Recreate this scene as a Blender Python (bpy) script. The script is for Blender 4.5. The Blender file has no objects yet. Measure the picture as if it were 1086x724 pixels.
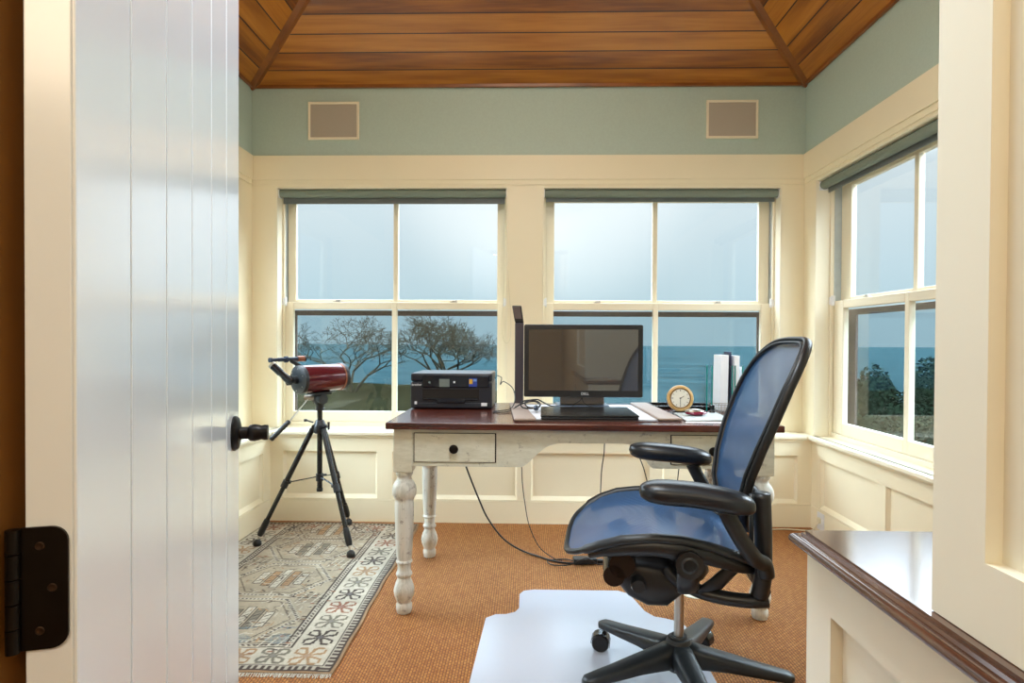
import bpy, bmesh, math, random
from mathutils import Matrix, Vector, Euler
import numpy as np

C = bpy.context.scene.collection
sc = bpy.context.scene
PI = math.pi

# ------------------------------------------------------------------ camera, world, lights, exposure
cam = bpy.data.cameras.new('camera'); camo = bpy.data.objects.new('camera', cam); C.objects.link(camo)
YAW, PITCH, ROLL = 0.02498, -0.01159, 0.00525
cam.sensor_width = 36; cam.lens = 640/1086*36; cam.sensor_fit = 'HORIZONTAL'
cam.shift_x = -1.08/1086; cam.shift_y = 5.78/1086; cam.clip_start = .02; cam.clip_end = 20000
f = Vector((-math.sin(YAW)*math.cos(PITCH), math.cos(YAW)*math.cos(PITCH), math.sin(PITCH)))
r = Vector((math.cos(YAW), math.sin(YAW), 0)); u = r.cross(f)
r2 = r*math.cos(ROLL)+u*math.sin(ROLL); u2 = u*math.cos(ROLL)-r*math.sin(ROLL)
camo.matrix_world = Matrix(((r2.x, u2.x, -f.x, 0), (r2.y, u2.y, -f.y, 0), (r2.z, u2.z, -f.z, 1.06), (0, 0, 0, 1)))
sc.camera = camo
sc.view_settings.view_transform = 'Standard'; sc.view_settings.look = 'None'
sc.view_settings.gamma = 1; sc.view_settings.use_curve_mapping = False
sc.view_settings.exposure = 0.0
sc.cycles.use_denoising = True
sc.cycles.max_bounces = 10; sc.cycles.diffuse_bounces = 5; sc.cycles.transparent_max_bounces = 24
sc.cycles.sample_clamp_indirect = 6

def setup_world():
    w = bpy.data.worlds.new('overcast_sky'); sc.world = w; w.use_nodes = True
    nt = w.node_tree; nt.nodes.clear()
    tc = nt.nodes.new('ShaderNodeTexCoord'); sep = nt.nodes.new('ShaderNodeSeparateXYZ')
    nt.links.new(tc.outputs['Generated'], sep.inputs[0])
    cr = nt.nodes.new('ShaderNodeValToRGB'); e = cr.color_ramp.elements
    e[0].position = 0.0; e[0].color = (.52, .70, .80, 1)
    e[1].position = 1.0; e[1].color = SKY_ZENITH + (1,)
    for p, c in ((.06, (.55, .73, .83)), (.15, (.66, .80, .89)), (.25, (.80, .90, .97)), (.30, (2.4, 2.7, 3.0)), (.36, (5.6, 6.4, 7.4))):
        n = e.new(p); n.color = c + (1,)
    nt.links.new(sep.outputs['Z'], cr.inputs[0])
    # the sun's diffuse glow behind the overcast
    dot = nt.nodes.new('ShaderNodeVectorMath'); dot.operation = 'DOT_PRODUCT'
    d = Vector((.03, 1, .30)).normalized(); dot.inputs[1].default_value = d
    nt.links.new(tc.outputs['Generated'], dot.inputs[0])
    mr = nt.nodes.new('ShaderNodeMapRange'); mr.inputs[1].default_value = .955; mr.inputs[2].default_value = 1
    mr.inputs[3].default_value = 0; mr.inputs[4].default_value = 1; mr.interpolation_type = 'SMOOTHERSTEP'
    nt.links.new(dot.outputs['Value'], mr.inputs[0])
    mx = nt.nodes.new('ShaderNodeMix'); mx.data_type = 'RGBA'; mx.blend_type = 'ADD'
    nt.links.new(mr.outputs[0], mx.inputs[0]); nt.links.new(cr.outputs[0], mx.inputs[6])
    mx.inputs[7].default_value = (.26, .22, .20, 1)
    # gain added to the high sky at both sides, to light door and post
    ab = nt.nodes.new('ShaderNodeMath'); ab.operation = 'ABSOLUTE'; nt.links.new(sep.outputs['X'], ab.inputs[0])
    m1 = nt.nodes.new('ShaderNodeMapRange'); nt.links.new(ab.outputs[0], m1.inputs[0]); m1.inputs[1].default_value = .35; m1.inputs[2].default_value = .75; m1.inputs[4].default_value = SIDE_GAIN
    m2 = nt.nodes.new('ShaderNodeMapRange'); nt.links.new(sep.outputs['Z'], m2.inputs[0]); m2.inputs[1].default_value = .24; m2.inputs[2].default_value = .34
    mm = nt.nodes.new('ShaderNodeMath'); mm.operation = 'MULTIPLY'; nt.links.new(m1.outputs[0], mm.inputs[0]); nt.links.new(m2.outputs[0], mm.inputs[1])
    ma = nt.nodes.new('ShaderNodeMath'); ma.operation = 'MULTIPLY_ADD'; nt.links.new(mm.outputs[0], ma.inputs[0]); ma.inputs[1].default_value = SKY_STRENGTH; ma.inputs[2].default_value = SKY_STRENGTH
    bg = nt.nodes.new('ShaderNodeBackground'); nt.links.new(ma.outputs[0], bg.inputs[1])
    nt.links.new(mx.outputs[2], bg.inputs[0])
    o = nt.nodes.new('ShaderNodeOutputWorld'); nt.links.new(bg.outputs[0], o.inputs[0])
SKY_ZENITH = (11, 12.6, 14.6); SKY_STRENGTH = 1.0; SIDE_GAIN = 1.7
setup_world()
sc.world.cycles.sampling_method = 'MANUAL'; sc.world.cycles.sample_map_resolution = 512

def area(name, loc, target, size, power, color, size_y=None):
    l = bpy.data.lights.new(name, 'AREA'); l.energy = power; l.color = color; l.size = size
    if size_y: l.shape = 'RECTANGLE'; l.size_y = size_y
    o = bpy.data.objects.new(name, l); C.objects.link(o); o.location = loc
    o.rotation_euler = (Vector(target)-Vector(loc)).to_track_quat('-Z', 'Y').to_euler()
    return o
area('vault_lamp', (0, 2.1, 3.12), (0, 2.1, 0), 1.0, 29, (1, .90, .76))
area('hall_lamp', (-.2, -1.0, 2.3), (0, 1.2, 1.0), 1.1, 26, (1, .83, .62))
area('entry_fill', (.0, 1.15, 2.5), (.0, .95, 0), .6, 31, (.78, .90, 1))  # added cool fill for the door face and right panel, no known fixture

# ------------------------------------------------------------------ helpers
def wm(o):
    m = Matrix.Identity(4)
    while o is not None:
        m = o.matrix_basis @ m; o = o.parent
    return m

class MB:
    def __init__(s, M=None): s.v = []; s.f = []; s.mi = []; s.M = M; s.cur = 0
    def add(s, vs, fs):
        n = len(s.v)
        for p in vs:
            p = Vector(p); s.v.append(s.M @ p if s.M else p)
        for q in fs: s.f.append([n+i for i in q]); s.mi.append(s.cur)
        return s
    def box(s, x0, x1, y0, y1, z0, z1, R=None, c=None):
        x0, x1 = min(x0, x1), max(x0, x1); y0, y1 = min(y0, y1), max(y0, y1); z0, z1 = min(z0, z1), max(z0, z1)
        vs = [Vector(p) for p in ((x0,y0,z0),(x1,y0,z0),(x1,y1,z0),(x0,y1,z0),(x0,y0,z1),(x1,y0,z1),(x1,y1,z1),(x0,y1,z1))]
        if R is not None:
            c = Vector(c) if c is not None else Vector(((x0+x1)/2, (y0+y1)/2, (z0+z1)/2))
            vs = [c + R @ (p-c) for p in vs]
        return s.add(vs, [(0,3,2,1),(4,5,6,7),(0,1,5,4),(1,2,6,5),(2,3,7,6),(3,0,4,7)])
    def rings(s, rs, cap=True, closed=False):
        n = len(rs[0]); vs = [p for rr in rs for p in rr]; fs = []
        m = len(rs)
        for i in range(m if closed else m-1):
            j = (i+1) % m
            for k in range(n):
                l = (k+1) % n; fs.append((i*n+k, i*n+l, j*n+l, j*n+k))
        if cap and not closed:
            fs.append(tuple(range(n-1, -1, -1))); fs.append(tuple((m-1)*n+k for k in range(n)))
        return s.add(vs, fs)
    def tube(s, pts, rad, seg=8, closed=False, up=None, asp=1.0, cap=True):
        """sweep; rad scalar or list; asp = ratio of the second axis; up = fixed reference for the first axis"""
        pts = [Vector(p) for p in pts]; n = len(pts)
        rad = [rad]*n if not isinstance(rad, (list, tuple)) else rad
        rs = []; prev = None
        for i, p in enumerate(pts):
            a = pts[(i-1) % n] if (closed or i) else p; b = pts[(i+1) % n] if (closed or i < n-1) else p
            t = (b-a); t = t.normalized() if t.length > 1e-9 else Vector((0, 0, 1))
            if up is not None: e = Vector(up) - t*t.dot(Vector(up))
            elif prev is None:
                e = Vector((0, 0, 1)) - t*t.z
                if e.length < .1: e = Vector((1, 0, 0)) - t*t.x
            else: e = prev - t*t.dot(prev)
            e.normalize(); prev = e; g = t.cross(e)
            rs.append([p + (e*math.cos(2*PI*k/seg)*asp + g*math.sin(2*PI*k/seg))*rad[i] for k in range(seg)])
        return s.rings(rs, cap, closed)
    def lathe(s, prof, o=(0,0,0), ax=(0,0,1), seg=24):
        ax = Vector(ax).normalized(); o = Vector(o)
        e = Vector((1,0,0)) if abs(ax.x) < .9 else Vector((0,1,0)); e = (e-ax*ax.dot(e)).normalized(); g = ax.cross(e)
        rs = [[o + ax*z + (e*math.cos(2*PI*k/seg)+g*math.sin(2*PI*k/seg))*max(r, 1e-5) for k in range(seg)] for r, z in prof]
        return s.rings(rs)
    def cyl(s, a, b, r, seg=16, r2=None):
        a = Vector(a); b = Vector(b); d = b-a
        return s.lathe([(r, 0), (r2 if r2 is not None else r, d.length)], a, d, seg)
    def prism(s, poly, fn, a, b):
        """poly: 2-D outline (counter-clockwise), fn(p, q, h) -> 3-D, extruded h from a to b"""
        n = len(poly); vs = [fn(p, q, a) for p, q in poly] + [fn(p, q, b) for p, q in poly]
        fs = [tuple(range(n-1, -1, -1)), tuple(range(n, 2*n))] + [(k, (k+1) % n, n+(k+1) % n, n+k) for k in range(n)]
        return s.add(vs, fs)
    def grid(s, fn, nu, nv):
        vs = [fn(i/nu, j/nv) for j in range(nv+1) for i in range(nu+1)]
        fs = [(j*(nu+1)+i, j*(nu+1)+i+1, (j+1)*(nu+1)+i+1, (j+1)*(nu+1)+i) for j in range(nv) for i in range(nu)]
        return s.add(vs, fs)
    def build(s, name, mat, parent=None, smooth=False, bevel=0, sub=0, solid=0, kind=None, seg=2):
        me = bpy.data.meshes.new(name)
        if parent is None:
            lo = Vector([min(p[i] for p in s.v) for i in range(3)]); hi = Vector([max(p[i] for p in s.v) for i in range(3)])
            base = Vector(((lo.x+hi.x)/2, (lo.y+hi.y)/2, lo.z)); inv = Matrix.Translation(-base)
        else: inv = wm(parent).inverted()
        me.from_pydata([inv @ p for p in s.v], [], s.f)
        mats = mat if isinstance(mat, (list, tuple)) else [mat]
        for m in mats: me.materials.append(m)
        if len(mats) > 1: me.polygons.foreach_set('material_index', s.mi)
        bm = bmesh.new(); bm.from_mesh(me); bmesh.ops.recalc_face_normals(bm, faces=bm.faces); bm.to_mesh(me); bm.free()
        o = bpy.data.objects.new(name, me); C.objects.link(o)
        if parent is None: o.location = base
        else: o.parent = parent
        if bevel:
            b = o.modifiers.new('bevel', 'BEVEL'); b.width = bevel; b.segments = seg; b.limit_method = 'ANGLE'; b.angle_limit = math.radians(40)
        if solid:
            m = o.modifiers.new('solid', 'SOLIDIFY'); m.thickness = solid; m.offset = 0
        if sub:
            m = o.modifiers.new('sub', 'SUBSURF'); m.levels = sub; m.render_levels = sub
        if smooth:
            for p in me.polygons: p.use_smooth = True
            if smooth != 'all':
                try: me.set_sharp_from_angle(angle=math.radians(38))
                except Exception: pass
        if kind: o['kind'] = kind
        return o

def thing(name, label, cat, loc=(0,0,0), rz=0, group=None):
    o = bpy.data.objects.new(name, None); C.objects.link(o); o.empty_display_size = .05
    o.location = loc; o.rotation_euler = (0, 0, rz); o['label'] = label; o['category'] = cat
    if group: o['group'] = group
    return o
def tag(o, label, cat, group=None, kind=None):
    o['label'] = label; o['category'] = cat
    if group: o['group'] = group
    if kind: o['kind'] = kind
    return o
def struct_root(name, loc=(0,0,0)):
    o = bpy.data.objects.new(name, None); C.objects.link(o); o.location = loc; o['kind'] = 'structure'; return o
def text(name, body, size, M, mat, parent, ext=.0006, align='CENTER'):
    cu = bpy.data.curves.new(name, 'FONT'); cu.body = body; cu.size = size; cu.extrude = ext; cu.align_x = align; cu.align_y = 'CENTER'
    tmp = bpy.data.objects.new(name, cu); me = bpy.data.meshes.new_from_object(tmp); bpy.data.objects.remove(tmp)
    me.materials.clear(); me.materials.append(mat)
    o = bpy.data.objects.new(name, me); C.objects.link(o); o.parent = parent
    o.matrix_basis = wm(parent).inverted() @ M
    return o
def catmull(P, n=6, closed=False):
    P = [Vector(p) for p in P]; N = len(P); out = []
    for i in range(N if closed else N-1):
        g = (lambda k: P[k % N]) if closed else (lambda k: P[min(max(k, 0), N-1)])
        a, b, c, d = g(i-1), g(i), g(i+1), g(i+2)
        for k in range(n):
            t = k/n
            out.append(.5*((2*b)+(c-a)*t+(2*a-5*b+4*c-d)*t*t+(3*b-a-3*c+d)*t**3))
    if not closed: out.append(P[-1])
    return out
def interp(x, xs, ys): return float(np.interp(x, xs, ys))

# ------------------------------------------------------------------ materials
def srgb(r, g, b):
    return tuple(((c/255)/12.92 if c/255 <= .04045 else ((c/255+.055)/1.055)**2.4) for c in (r, g, b))
class N:
    def __init__(s, name):
        s.m = bpy.data.materials.new(name); s.m.use_nodes = True; s.t = s.m.node_tree; s.t.nodes.clear()
        s.out = s.n('ShaderNodeOutputMaterial'); s.b = s.n('ShaderNodeBsdfPrincipled'); s.l(s.b.outputs[0], s.out.inputs[0])
    def n(s, k, **kw):
        x = s.t.nodes.new(k)
        for a, b in kw.items(): setattr(x, a, b)
        return x
    def l(s, a, b): s.t.links.new(a, b)
    def set(s, **kw):
        for k, v in kw.items():
            i = s.b.inputs[k.replace('_', ' ')]; i.default_value = v
        return s
    def coord(s, scale=(1,1,1), rot=(0,0,0), kind='Object'):
        tc = s.n('ShaderNodeTexCoord'); mp = s.n('ShaderNodeMapping')
        if kind == 'World':
            g = s.n('ShaderNodeNewGeometry'); s.l(g.outputs['Position'], mp.inputs[0])
        else: s.l(tc.outputs[kind], mp.inputs[0])
        mp.inputs['Scale'].default_value = scale; mp.inputs['Rotation'].default_value = rot
        return mp.outputs[0]
    def noise(s, vec, scale, detail=4, rough=.5):
        x = s.n('ShaderNodeTexNoise'); s.l(vec, x.inputs['Vector']); x.inputs['Scale'].default_value = scale
        x.inputs['Detail'].default_value = detail; x.inputs['Roughness'].default_value = rough; return x.outputs['Fac']
    def ramp(s, fac, stops):
        x = s.n('ShaderNodeValToRGB'); s.l(fac, x.inputs[0]); e = x.color_ramp.elements
        e[0].position, e[0].color = stops[0][0], tuple(stops[0][1])+(1,)
        e[1].position, e[1].color = stops[-1][0], tuple(stops[-1][1])+(1,)
        for p, c in stops[1:-1]:
            k = e.new(p); k.color = tuple(c)+(1,)
        return x.outputs[0]
    def math(s, op, a, b=None, c=None):
        x = s.n('ShaderNodeMath', operation=op)
        for i, q in enumerate((a, b, c)):
            if q is None: continue
            if isinstance(q, (int, float)): x.inputs[i].default_value = q
            else: s.l(q, x.inputs[i])
        return x.outputs[0]
    def mix(s, fac, a, b, blend='MIX'):
        x = s.n('ShaderNodeMix', data_type='RGBA', blend_type=blend)
        for i, q in ((0, fac), (6, a), (7, b)):
            if isinstance(q, (int, float)): x.inputs[i].default_value = q
            elif isinstance(q, tuple): x.inputs[i].default_value = q+(1,) if len(q) == 3 else q
            else: s.l(q, x.inputs[i])
        return x.outputs[2]
    def bump(s, h, strength=.3, dist=.002):
        x = s.n('ShaderNodeBump'); s.l(h, x.inputs['Height']); x.inputs['Strength'].default_value = strength
        x.inputs['Distance'].default_value = dist; s.l(x.outputs[0], s.b.inputs['Normal'])
def plain(name, col, rough=.5, metal=0, var=.04, scale=30, bump=0, **kw):
    k = N(name); v = k.coord((1,1,1)); nz = k.noise(v, scale)
    lo = tuple(c*(1-var) for c in col); hi = tuple(min(1, c*(1+var)) for c in col)
    k.l(k.ramp(nz, [(.3, lo), (.7, hi)]), k.b.inputs['Base Color'])
    k.set(Roughness=rough, Metallic=metal, **kw)
    if bump: k.bump(nz, bump, .001)
    return k.m

M = {}
M['paint'] = plain('ivory_paint', srgb(241, 229, 198), .38, var=.01, scale=4)
M['sash'] = plain('sash_paint', srgb(240, 230, 204), .35, var=.01, scale=4)
M['green_wall'] = plain('sage_wall_paint', srgb(182, 199, 187), .6, var=.03, scale=90, bump=.15)
M['door_paint'] = plain('door_paint', srgb(232, 240, 248), .25, var=.008, scale=3, Coat_Weight=1.0, Coat_Roughness=.16)
M['stile_paint'] = plain('pale_panel_paint', srgb(236, 231, 212), .33, var=.01, scale=4)
M['black_metal'] = plain('black_bronze', srgb(28, 24, 22), .38, .7, var=.15)
M['black_plastic'] = plain('black_plastic', srgb(20, 21, 23), .38, var=.1, scale=60)
M['black_satin'] = plain('black_satin', srgb(14, 16, 19), .25, var=.05)
M['arm'] = plain('arm_pad_urethane', srgb(18, 22, 28), .33, var=.05)
M['graphite'] = plain('graphite_plastic', srgb(31, 36, 40), .42, var=.08, scale=60)
M['printer'] = plain('printer_navy', srgb(26, 31, 42), .35, var=.05, scale=80)
M['printer_gloss'] = plain('printer_gloss', srgb(16, 20, 30), .15, var=.05)
M['chrome'] = plain('brushed_metal', srgb(190, 185, 175), .28, 1.0)
M['white_plastic'] = plain('white_plastic', srgb(232, 232, 232), .35)
M['paper'] = plain('white_paper', srgb(240, 242, 248), .7, var=.01)
M['beige_leather'] = plain('taupe_leather', srgb(158, 138, 124), .5, var=.08, scale=120, bump=.2)
M['dark_leather'] = plain('dark_leather', srgb(60, 44, 38), .4, var=.1, scale=120)
M['blind'] = plain('grey_green_blind_cloth', srgb(120, 130, 118), .6, var=.05, scale=200)
M['blindbar'] = plain('blind_bar', srgb(105, 110, 108), .4)
M['speaker'] = plain('speaker_grille', srgb(178, 168, 152), .7, var=.1, scale=900)
M['grey_screen'] = plain('screen_grey', srgb(112, 122, 118), .2)
M['pale_wood'] = plain('honey_wood', srgb(196, 158, 100), .35, var=.12, scale=40)
M['clock_face'] = plain('clock_face', srgb(222, 220, 208), .4)
M['mouse_red'] = plain('mouse_red', srgb(120, 20, 50), .15)
M['blue_sticker'] = plain('blue_sticker', srgb(30, 60, 150), .4)
M['yellow_sticker'] = plain('yellow_sticker', srgb(220, 170, 60), .4)
M['sky_sticker'] = plain('pale_blue_sticker', srgb(120, 160, 220), .4)
M['copper'] = plain('copper_ring', srgb(150, 96, 72), .35, .6)
M['brass'] = plain('antique_brass', srgb(120, 90, 50), .4, .6)
M['screw_bronze'] = plain('screw_bronze', srgb(62, 46, 34), .4, .7)
M['track'] = plain('track_vinyl', srgb(190, 200, 202), .4)
M['shaded_jamb'] = plain('shaded_jamb', srgb(125, 80, 22), .55, var=.06, scale=8)  # jamb in shade: the darkness is put into this brown base colour
M['bark'] = plain('grey_bark', srgb(48, 44, 34), 1, var=.2, scale=8, Specular_IOR_Level=0)
M['evergreen'] = plain('evergreen_leaf', srgb(20, 29, 20), 1, var=.4, scale=3, Specular_IOR_Level=0)
M['dark_frame'] = plain('weathered_frame', srgb(88, 74, 70), .6, var=.08)
M['cord_cream'] = plain('cream_cord', srgb(225, 215, 185), .5)
M['maroon'] = N('maroon_tube').set(Base_Color=srgb(92, 24, 34)+(1,), Roughness=.2, Metallic=.2, Coat_Weight=.6).m
M['blue_tint_steel'] = plain('blue_steel', srgb(70, 80, 95), .3, .7)

def glass(name, tint=(1,1,1), refl=1.0, ior=1.45):
    k = N(name); k.t.nodes.remove(k.b)
    tr = k.n('ShaderNodeBsdfTransparent'); tr.inputs[0].default_value = tint+(1,)
    gl = k.n('ShaderNodeBsdfGlossy'); gl.inputs['Roughness'].default_value = .0
    fr = k.n('ShaderNodeFresnel'); ge = k.n('ShaderNodeNewGeometry')
    mr = k.n('ShaderNodeMapRange'); k.l(ge.outputs['Backfacing'], mr.inputs[0]); mr.inputs[3].default_value = ior; mr.inputs[4].default_value = 1/ior; k.l(mr.outputs[0], fr.inputs[0])
    mx = k.n('ShaderNodeMixShader'); k.l(k.math('MULTIPLY', fr.outputs[0], refl), mx.inputs[0])
    k.l(tr.outputs[0], mx.inputs[1]); k.l(gl.outputs[0], mx.inputs[2]); k.l(mx.outputs[0], k.out.inputs[0]); return k.m
M['glass'] = glass('window_glass', (.97, .99, .98))
M['acrylic'] = glass('clear_acrylic', (.985, .995, .99), .5)
M['acrylic_edge'] = plain('teal_acrylic_edge', srgb(18, 128, 122), .2)
def screen_mat():
    k = N('insect_screen'); k.t.nodes.remove(k.b)
    tr = k.n('ShaderNodeBsdfTransparent'); tr.inputs[0].default_value = (.84, .89, .91, 1)
    df = k.n('ShaderNodeBsdfDiffuse'); df.inputs[0].default_value = (.03, .04, .045, 1)
    mx = k.n('ShaderNodeMixShader'); mx.inputs[0].default_value = .05
    k.l(tr.outputs[0], mx.inputs[1]); k.l(df.outputs[0], mx.inputs[2]); k.l(mx.outputs[0], k.out.inputs[0]); return k.m
M['screen'] = screen_mat()

def wood_ceiling(name, axis):
    """boards run along `axis` ('x' or 'y'); stepped across by the distance from the eave"""
    k = N(name); g = k.n('ShaderNodeNewGeometry'); sp = k.n('ShaderNodeSeparateXYZ'); k.l(g.outputs['Position'], sp.inputs[0])
    across = sp.outputs['Z']; along = sp.outputs['X' if axis == 'x' else 'Y']
    q = k.math('DIVIDE', k.math('SUBTRACT', across, 2.568), .0503)
    idx = k.math('FLOOR', q); fr = k.math('FRACT', q)
    wn = k.n('ShaderNodeTexWhiteNoise', noise_dimensions='1D'); k.l(idx, wn.inputs['W'])
    cb = k.n('ShaderNodeCombineXYZ'); k.l(k.math('MULTIPLY', along, 1.2), cb.inputs[0]); k.l(k.math('MULTIPLY', q, 1.6), cb.inputs[1]); k.l(k.math('MULTIPLY', idx, 7.3), cb.inputs[2])
    n1 = k.noise(cb.outputs[0], 1.6, 3); 
    cb2 = k.n('ShaderNodeCombineXYZ'); k.l(k.math('MULTIPLY', along, 2), cb2.inputs[0]); k.l(k.math('MULTIPLY', q, 22), cb2.inputs[1]); k.l(idx, cb2.inputs[2])
    n2 = k.noise(cb2.outputs[0], 2.0, 4)
    t = k.math('ADD', k.math('ADD', k.math('MULTIPLY', n1, .85), k.math('MULTIPLY', n2, .35)), k.math('MULTIPLY', k.math('SUBTRACT', wn.outputs['Value'], .5), .35))
    col = k.ramp(t, [(.34, srgb(118, 60, 8)), (.52, srgb(152, 86, 14)), (.66, srgb(172, 104, 24)), (.85, srgb(188, 120, 36))])
    gr = k.math('ADD', k.math('LESS_THAN', fr, .035), k.math('GREATER_THAN', fr, .975))
    k.l(k.mix(gr, col, srgb(58, 24, 8)), k.b.inputs['Base Color']); k.set(Roughness=.33)
    h = k.math('SUBTRACT', 1.0, gr); k.bump(h, .6, .004); return k.m
M['ceil_x'] = wood_ceiling('cedar_boards_back', 'x'); M['ceil_y'] = wood_ceiling('cedar_boards_side', 'y')
def wood(name, cols, rough=.3, sc_=(1.5, 20, 20), coat=0):
    k = N(name); v = k.coord(sc_); n = k.noise(v, 1.6, 6, .6); k.l(k.ramp(n, cols), k.b.inputs['Base Color'])
    k.set(Roughness=rough, Coat_Weight=coat, Coat_Roughness=.1); return k.m
M['cedar_trim'] = wood('cedar_trim', [(.3, srgb(120, 66, 26)), (.7, srgb(158, 96, 44))], .35, (3, 3, 3))
M['mahogany'] = wood('mahogany_top', [(.3, srgb(52, 20, 16)), (.5, srgb(82, 36, 26)), (.75, srgb(104, 52, 38))], .24, (2, 26, 26), .25)
M['walnut'] = wood('walnut_top', [(.3, srgb(62, 38, 28)), (.5, srgb(84, 54, 40)), (.75, srgb(112, 78, 58))], .14, (22, 2, 22), .6)
def distressed():
    k = N('distressed_cream_paint'); v = k.coord((1,1,1), kind='World'); v2 = k.coord((2, 6, 7), kind='World')
    n = k.noise(v2, 9, 6, .7); base = k.ramp(n, [(.32, srgb(202, 199, 178)), (.62, srgb(218, 216, 198))])
    n3 = k.noise(v, 28, 5, .7); worn = k.ramp(n3, [(.60, (0,0,0)), (.68, (1,1,1))])
    k.l(k.mix(k.math('MULTIPLY', worn, .5), base, srgb(110, 100, 88)), k.b.inputs['Base Color']); k.set(Roughness=.45); return k.m
M['distressed'] = distressed()
def distressed_leg():
    k = N('distressed_white_paint'); v = k.coord((1,1,1), kind='World'); v2 = k.coord((60, 60, 4), kind='World')
    n = k.noise(v2, 1.2, 6, .7); base = k.ramp(n, [(.35, srgb(186, 184, 172)), (.55, srgb(218, 216, 206))])
    n3 = k.noise(v, 36, 5, .75); worn = k.ramp(n3, [(.58, (0,0,0)), (.66, (1,1,1))])
    k.l(k.mix(k.math('MULTIPLY', worn, .65), base, srgb(120, 108, 98)), k.b.inputs['Base Color']); k.set(Roughness=.4); return k.m
M['leg_paint'] = distressed_leg()
def sisal():
    k = N('sisal_carpet'); v = k.coord((1,1,1), (0, 0, PI/2), 'World')
    b = k.n('ShaderNodeTexBrick'); k.l(v, b.inputs['Vector']); b.offset = .5
    b.inputs['Scale'].default_value = 1; b.inputs['Brick Width'].default_value = .017; b.inputs['Row Height'].default_value = .0098
    b.inputs['Mortar Size'].default_value = .0022; b.inputs['Mortar Smooth'].default_value = .6
    b.inputs['Color1'].default_value = srgb(190, 128, 60)+(1,); b.inputs['Color2'].default_value = srgb(158, 94, 34)+(1,)
    b.inputs['Mortar'].default_value = srgb(92, 46, 12)+(1,)
    n = k.noise(k.coord((1,1,1), kind='World'), 2.2, 4); n2 = k.noise(k.coord((60, 200, 1), kind='World'), 1, 3)
    c = k.mix(.6, b.outputs['Color'], k.ramp(n, [(.35, srgb(150, 92, 42)), (.65, srgb(176, 114, 52))]), 'MIX')
    c = k.mix(.45, c, k.ramp(n2, [(.4, srgb(126, 70, 26)), (.62, srgb(210, 150, 82))]), 'MIX')
    c = k.mix(.7, c, b.outputs['Color'], 'MIX')
    k.l(c, k.b.inputs['Base Color']); k.set(Roughness=.85)
    k.bump(k.math('SUBTRACT', 1.0, b.outputs['Fac']), .8, .004); return k.m
M['sisal'] = sisal()
def mesh_fabric():
    k = N('blue_pellicle_mesh'); v = k.coord((1,1,1)); w = k.n('ShaderNodeTexWave', wave_type='BANDS', bands_direction='Y')
    k.l(v, w.inputs['Vector']); w.inputs['Scale'].default_value = 52; w.inputs['Distortion'].default_value = .3
    w2 = k.n('ShaderNodeTexWave', wave_type='BANDS', bands_direction='Z'); k.l(v, w2.inputs['Vector']); w2.inputs['Scale'].default_value = 180
    c = k.ramp(w.outputs['Fac'], [(.15, srgb(12, 40, 74)), (.8, srgb(70, 112, 160))])
    k.l(c, k.b.inputs['Base Color']); k.set(Roughness=.38, Alpha=.88); k.bump(w2.outputs['Fac'], .3, .001); return k.m
M['mesh'] = mesh_fabric()
def matmat():
    k = N('frosted_vinyl'); k.set(Base_Color=srgb(200, 202, 212)+(1,), Roughness=.28, Alpha=.75, Coat_Weight=.15, Coat_Roughness=.12)
    k.bump(k.noise(k.coord((1,1,1), kind='World'), 5, 2), .25, .004); return k.m
M['vinyl'] = matmat()
def rug_mat():
    k = N('rug_wool'); a = k.n('ShaderNodeVertexColor', layer_name='Col')
    n = k.noise(k.coord((1,1,1)), 140, 3); c = k.mix(.5, a.outputs[0], k.mix(1.0, a.outputs[0], k.ramp(n, [(.3, (.6,.6,.6)), (.7, (1,1,1))]), 'MULTIPLY'))
    k.l(c, k.b.inputs['Base Color']); k.set(Roughness=.95); k.bump(n, .4, .003); return k.m
M['rug'] = rug_mat()
def sea():
    k = N('sea_water'); v = k.coord((1, 6, 1), kind='World'); n = k.noise(v, .010, 7, .7)
    k.l(k.ramp(n, [(.38, srgb(28, 43, 46)), (.62, srgb(42, 59, 62))]), k.b.inputs['Base Color']); k.set(Roughness=1, Specular_IOR_Level=0)
    n2 = k.noise(v, .12, 6, .7); k.bump(n2, .8, 2.0); return k.m
M['sea'] = sea()
def lawn():
    k = N('winter_lawn'); n = k.noise(k.coord((1,1,1), kind='World'), 1.5, 6, .7)
    k.l(k.ramp(n, [(.3, srgb(16, 16, 9)), (.7, srgb(32, 31, 18))]), k.b.inputs['Base Color']); k.set(Roughness=1, Specular_IOR_Level=0); return k.m
M['lawn'] = lawn()
def scrn():
    k = N('monitor_glass').set(Base_Color=(.05, .047, .044, 1), Roughness=.03, Specular_IOR_Level=1.0, Coat_Weight=1.0, Coat_Roughness=.03, Coat_IOR=1.7); return k.m
M['monitor_glass'] = scrn()
# ------------------------------------------------------------------ room shell
XL, XR, YB = -1.665, 1.62, 3.60        # upper wall faces
XLL, YBL = -1.50, 3.475                # lower wainscot faces
YN = 0.44; ZC, ZT, ZF, ZS = 2.568, 2.155, 2.012, .525
def holed(mb, T, us, zs, holes, d0, d1):
    """a slab (u, z) with rectangular holes, between depths d0 and d1; T(u, d, z) -> world"""
    U = sorted({us[0], us[1], *[h[0] for h in holes], *[h[1] for h in holes]})
    for a, b in zip(U, U[1:]):
        cols = sorted([(h[2], h[3]) for h in holes if h[0] <= a+1e-6 and h[1] >= b-1e-6])
        z = zs[0]
        for c0, c1 in cols + [(zs[1], zs[1])]:
            if c0 > z+1e-6:
                P = [T(uu, dd, zz) for zz in (z, c0) for dd in (d0, d1) for uu in (a, b)]
                mb.add(P, [(0,1,3,2),(4,6,7,5),(0,4,5,1),(2,3,7,6),(0,2,6,4),(1,5,7,3)])
            z = c1
    return mb
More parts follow.
